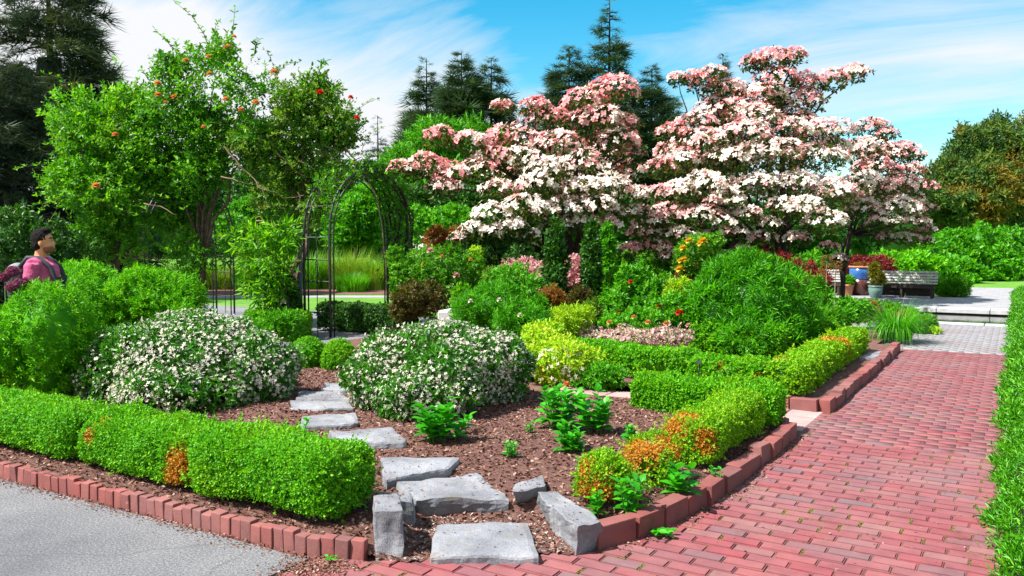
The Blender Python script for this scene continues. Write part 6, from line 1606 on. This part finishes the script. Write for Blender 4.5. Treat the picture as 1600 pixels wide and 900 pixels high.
for i, (px, py, d, rx, rz, lab, mt) in enumerate(gs):
    f = d / 1280
    def E3(ax, ay, dd, rr, rzz):
        X = (ax - 800) / 1280 * dd; z = 1.6 + (380 - ay) / 1280 * dd
        return (X * CA - dd * SA, X * SA + dd * CA, z, rr * f, rr * f, rzz * f)
    shrub('bank_shrub', lab, 'shrub', [E3(px, py, d, rx * .8, rz * .85), E3(px - rx * .5, py + rz * .3, d - .6, rx * .55, rz * .6), E3(px + rx * .5, py + rz * .3, d - .6, rx * .55, rz * .6), E3(px, py + rz * .8, d - .5, rx * .8, rz * .5)], mt, 950, 6, .20, .10, 1., .7, .12, .3, .14, 1.6, .35, group='green shrubs on the right bank', core=.8, seed=170 + i)
shrub('bank_shrub', 'mounded ground cover beside the right bench', 'shrub', [(-1.571, 27.799, 0.222, 0.459, 0.459, 0.268), (-1.854, 28.212, 0.233, 0.312, 0.312, 0.273)], 'mid_leaf', 900, 7, .12, .02, .8, .5, .1, .5, .12, 3, .3, core=.8, seed=180)

# far wood that closes the horizon
P_, N_ = [], []
bl_ = []
for i in range(150):
    a = R(-80) + R(160) * i / 149
    d = random.uniform(95, 125); X, Y = math.sin(a) * d, math.cos(a) * d
    hz = random.uniform(3.5, 6.5)
    bl_.append((X * CA - Y * SA, X * SA + Y * CA, hz * .5, 4.5, 4.5, hz))
P, N = blob_points(bl_, 5000, .12, .4, .3, 0, 190)
o = foliage('far_wood', [sprigs(P, N, 5, .8, .45, 1., .7, .4, .2)] + [ellipsoid_np(q[:3], np.array(q[3:]) * .85, 10, 7) for q in bl_], 'dark_leaf')
tag(o, 'distant dark wood along the horizon', 'wood', None, 'stuff')

# the bed of grasses across the lawn, seen through the arch
def view_quad(X0, X1, Y0, Y1, z):
    return [(X * CA - Y * SA, X * SA + Y * CA) for X, Y in ((X0, Y0), (X1, Y0), (X1, Y1), (X0, Y1))]
m = MB(); m.prism(view_quad(-26, -2.5, 24.4, 25.3, 0), -.05, -.020); struct('far_path', m, 'paving', 'narrow pale path across the far lawn')
m = MB(); m.prism(view_quad(-26, -2.5, 25.9, 31, 0), -.05, -.012); struct('grass_bed', m, 'mulch', 'reddish mulch bed of ornamental grasses beyond the lawn')
k = 0
gl = ['under the iron arch top rung', 'second tuft in the arch', 'third tuft in the arch', 'right of the arch posts', 'left of the blue post', 'below the light green round tree', 'left of the second iron arch', 'at the far left of the grass bed', 'behind the tallest vine trunk', 'behind the honeysuckle trunk', 'far right of the grass bed', 'small front tuft in the arch']
for (px, d, h, r_, mt) in ((545, 29, 1.5, 1.0, 'meadow_grass'), (515, 29.5, 1.45, 1.0, 'meadow_grass'), (580, 28.6, 1.2, .9, 'meadow_grass'), (615, 29, 1.3, .9, 'mid_leaf'), (480, 29, 1.4, .9, 'mid_leaf'), (430, 29, 1.2, 1., 'meadow_grass'), (395, 28.5, 1.3, 1., 'mid_leaf'), (340, 29, 1.2, 1., 'meadow_grass'), (300, 28.8, 1.2, 1., 'mid_leaf'), (230, 29, 1.2, 1., 'meadow_grass'), (650, 29, 1.2, .9, 'mid_leaf'), (550, 27.4, .7, .8, 'mid_leaf')):
    X = (px - 800) / 1280 * d
    grass_tuft('ornamental_grass', 'clump of ornamental grass beyond the lawn, ' + gl[k], (X * CA - d * SA, X * SA + d * CA, -.012), r_ * 1.5, h, 700, mt, 'grass', .7, .03, 'ornamental grasses beyond the lawn'); k += 1

# fountain jet far behind
p = (-25.752, 33.469, -0.03)
o = empty('fountain_jet', p); tag(o, 'distant white plume of a fountain', 'fountain')
m = MB(); m.tube([(p[0] + .1 * random.gauss(0, 1) * (i > 0), p[1], p[2] + 3.6 * i / 8) for i in range(9)], [.55, .5, .45, .40, .36, .30, .24, .15, .05], 8); m.build('water_column', 'jet_water', o, 0, True)
P = np.array(p) + np.stack([rng.normal(0, .32, 700), rng.normal(0, .32, 700), rng.uniform(0, 3.6, 700)], 1)
foliage('spray', [sprigs(P, np.tile([[0, 0, -1.]], (700, 1)), 3, .12, .05, .7, .5, .05, 0)], 'white_petal', o)
m = MB(); m.lathe((p[0], p[1], p[2]), [(1.6, 0), (1.7, .35), (1.5, .36), (1.45, .2)], 24); m.build('basin', 'coping', o)

# ------------------------------------------------------------------ the walking person
def remeshed(mb, name, voxel, it=3, fac=.5):
    me = mb.mesh(name + '_raw')
    t = bpy.data.objects.new(name + '_raw', me); COL.objects.link(t)
    a = t.modifiers.new('r', 'REMESH'); a.mode = 'VOXEL'; a.voxel_size = voxel
    b = t.modifiers.new('s', 'SMOOTH'); b.factor = fac; b.iterations = it
    dg = bpy.context.evaluated_depsgraph_get()
    out = bpy.data.meshes.new_from_object(t.evaluated_get(dg))
    bpy.data.objects.remove(t); bpy.data.meshes.remove(me)
    out.polygons.foreach_set('use_smooth', np.ones(len(out.polygons), dtype=bool))
    out.materials.clear(); out.name = name
    return out
def person(label, loc, rz):
    o = empty('person', loc, rz); tag(o, label, 'person')
    Rx = lambda a: Matrix.Rotation(a, 3, 'X')
    # local axes: +Y ahead, +X to the person's right, Z up
    b = MB()
    tilt = Rx(.16)
    hc = Vector((0, .035, 1.615))
    def H(x, y, z): return hc + tilt @ Vector((x, y, z))
    b.ell(H(0, -.008, .025), (.074, .094, .098), 20, 14, tilt)      # skull
    b.ell(H(0, .030, -.045), (.056, .062, .072), 16, 12, tilt)      # face
    b.ell(H(0, .052, -.088), (.036, .036, .026), 12, 8, tilt)       # chin
    b.ell(H(0, .090, -.030), (.013, .020, .022), 10, 8, tilt)       # nose
    b.ell(H(0, .078, -.005), (.009, .016, .026), 10, 8, tilt)
    b.ell(H(0, .072, .020), (.045, .016, .010), 12, 8, tilt)        # brow
    b.ell(H(0, .084, -.064), (.022, .010, .007), 10, 8, tilt); b.ell(H(0, .082, -.076), (.020, .010, .007), 10, 8, tilt)   # lips
    for s in (-1, 1):
        b.ell(H(s * .074, -.010, -.020), (.012, .020, .032), 10, 8, tilt)
    b.tube([(0, -.02, 1.40), (0, -.005, 1.47), (0, .015, 1.56)], [.062, .054, .054], 14)
    b.tube([(0, 0, .90), (0, .01, 1.05), (0, .02, 1.20), (0, .005, 1.34), (0, -.01, 1.42)], [.125, .12, .135, .13, .08], 16)
    for s in (-1, 1):
        b.tube([(s * .05, 0, 1.40), (s * .17, -.01, 1.375)], [.07, .062], 12)
        b.tube([(s * .17, -.01, 1.38), (s * .205, -.02, 1.24), (s * .215, -.02, 1.10)], [.058, .050, .042], 12)
        b.tube([(s * .215, -.02, 1.11), (s * .222, .03, .98), (s * .22, .09, .86)], [.042, .040, .028], 12)
        w = Vector((s * .218, .105, .815))
        b.ell(w, (.016, .036, .048), 12, 8, Rx(-.3))
        for k, (dy, ln) in enumerate(((.030, .070), (.010, .080), (-.010, .076), (-.028, .060))):
            k0 = w + Vector((0, dy + .008, -.038))
            b.tube([k0, k0 + Vector((-s * .006, .010, -ln * .5)), k0 + Vector((-s * .020, .012, -ln))], [.0095, .009, .008], 8)
        b.tube([w + Vector((0, .03, .01)), w + Vector((-s * .012, .055, -.022)), w + Vector((-s * .02, .062, -.052))], [.012, .010, .009], 8)
        st = .16 * s
        b.tube([(s * .085, 0, .93), (s * .09, .02 + st * .4, .70), (s * .09, .03 + st * .6, .50)], [.088, .075, .056], 12)
        b.tube([(s * .09, .03 + st * .6, .51), (s * .09, -.01 + st * .8, .30), (s * .09, -.02 + st, .09)], [.056, .054, .038], 12)
        b.ell((s * .09, .04 + st, .045), (.042, .11, .04), 12, 8)
    me = remeshed(b, 'body', .0095, 4); me.materials.append(MATS['skin'])
    add_obj('body', me, None, o, False)
    h = MB()
    h.ell(H(0, -.020, .040), (.081, .098, .100), 22, 14, tilt); h.ell(H(0, -.052, -.02), (.074, .066, .075), 16, 10, tilt); h.ell(H(0, .030, .105), (.060, .060, .034), 14, 8, tilt)
    me = remeshed(h, 'hair', .008, 2)
    bm = bmesh.new(); bm.from_mesh(me)
    kill = []
    for f in bm.faces:
        c = tilt.inverted() @ (f.calc_center_median() - hc)
        if c.y > .045 and c.z < .055: kill.append(f)
        elif c.y > -.005 and c.z < .012: kill.append(f)
        elif c.z < -.085: kill.append(f)
    bmesh.ops.delete(bm, geom=kill, context='FACES'); bm.to_mesh(me); bm.free()
    for v in me.vertices:
        v.co += v.normal * (.006 * mnoise.noise(v.co * 70) + .005 * mnoise.noise(v.co * 160))
    me.materials.append(MATS['hair']); add_obj('hair', me, None, o, False)
    g = MB(); g.ell(H(0, .030, -.075), (.058, .064, .050), 18, 12, tilt); g.ell(H(0, .056, -.094), (.038, .037, .026), 12, 8, tilt)
    me = remeshed(g, 'beard', .006, 2)
    bm = bmesh.new(); bm.from_mesh(me)
    kill = [f for f in bm.faces if (lambda c: c.z > -.052 or (c.z > -.082 and c.y > .074 and abs(c.x) < .024))(tilt.inverted() @ (f.calc_center_median() - hc))]
    bmesh.ops.delete(bm, geom=kill, context='FACES'); bm.to_mesh(me); bm.free()
    me.materials.append(MATS['stubble']); add_obj('beard', me, None, o, False)
    for s in (-1, 1):
        e = MB(); e.ell(H(s * .031, .076, .002), (.012, .007, .0045), 12, 8, tilt); eo = e.build('eye', 'eye_white', o, 0, True, world_space=False)
        e = MB(); e.ell(H(s * .031, .084, .002), (.006, .003, .006), 10, 6, tilt); e.build('iris', 'hair', eo, 0, True, world_space=False)
        e = MB(); e.tube([H(s * .012, .090, .022), H(s * .032, .088, .028), H(s * .052, .074, .022)], [.004, .005, .003], 6); e.build('eyebrow', 'hair', o, 0, True, world_space=False)
    c = MB()
    c.tube([(0, 0, .88), (0, .012, .96), (0, .018, 1.10), (0, .026, 1.22), (0, .008, 1.35), (0, -.012, 1.425)], [.150, .148, .145, .152, .150, .088], 18)
    for s in (-1, 1):
        c.tube([(s * .05, 0, 1.39), (s * .17, -.01, 1.37)], [.085, .078], 12)
        c.tube([(s * .165, -.01, 1.385), (s * .200, -.02, 1.26), (s * .212, -.02, 1.175)], [.074, .068, .068], 12)
    me = remeshed(c, 'shirt', .010, 4)
    for v in me.vertices:
        w = Vector((v.co.x * 9, v.co.y * 9, v.co.z * 16))
        v.co += v.normal * (.010 * abs(mnoise.noise(w)) + .004 * mnoise.noise(w * 2.5))
    me.materials.append(MATS['pink_cloth']); add_obj('shirt', me, None, o, False)
    c = MB()
    c.ell((0, 0, .90), (.165, .135, .10), 18, 10)
    for s in (-1, 1):
        st = .16 * s
        c.tube([(s * .085, 0, .92), (s * .09, .02 + st * .4, .70), (s * .09, .03 + st * .6, .50), (s * .09, -.01 + st * .8, .30), (s * .09, -.02 + st, .07)], [.105, .092, .075, .07, .062], 12)
    me = remeshed(c, 'trousers', .011, 4); me.materials.append(MATS['denim']); add_obj('trousers', me, None, o, False)
    for s in (-1, 1):
        st = .16 * s
        c = MB(); c.ell((s * .09, .05 + st, .05), (.050, .135, .048), 14, 10); c.ell((s * .09, -.03 + st, .075), (.050, .06, .05), 12, 8)
        me = remeshed(c, 'shoe', .009, 2); me.materials.append(MATS['shoe']); add_obj('shoe', me, None, o, False)
    # backpack
    k = empty('backpack', loc, rz); tag(k, 'grey and black backpack worn by the walking person', 'backpack')
    c = MB(); c.ell((0, -.22, 1.17), (.145, .095, .24), 20, 14); c.box((0, -.18, 1.13), (.26, .10, .40)); c.ell((0, -.21, 1.0), (.14, .10, .12), 16, 10)
    me = remeshed(c, 'pack_body', .012, 6); me.materials.append(MATS['pack_dark']); add_obj('pack_body', me, None, k, False)
    c = MB(); c.ell((0, -.215, 1.32), (.135, .085, .085), 18, 12); c.ell((0, -.27, 1.26), (.11, .055, .13), 16, 10)
    me = remeshed(c, 'top_lid', .011, 5); me.materials.append(MATS['pack_grey']); add_obj('top_lid', me, None, k, False)
    c = MB(); c.ell((.10, -.16, .90), (.10, .14, .085), 16, 10); c.ell((0, -.20, .91), (.15, .11, .08), 14, 10)
    me = remeshed(c, 'rolled_jacket', .011, 3); me.materials.append(MATS['pack_grey']); add_obj('rolled_jacket', me, None, k, False)
    for s in (-1, 1):
        c = MB(); pts = [(s * .09, -.16, 1.36), (s * .105, -.08, 1.455), (s * .11, .03, 1.452), (s * .115, .135, 1.36), (s * .12, .178, 1.24), (s * .14, .145, 1.12), (s * .168, .03, 1.04), (s * .14, -.14, 1.02)]
        c.tube(pts, [.024] * 8, 8); c.build('strap', 'pack_dark', k, 0, True, world_space=False)
    c = MB(); c.tube([(-.12, .182, 1.25), (0, .196, 1.25), (.12, .182, 1.25)], .010, 6); c.build('chest_strap', 'pack_dark', k, 0, True, world_space=False)
person('person in a pink T-shirt with a backpack, walking and looking up', (-8.414, 4.569, 0), R(-58.4 + 8))
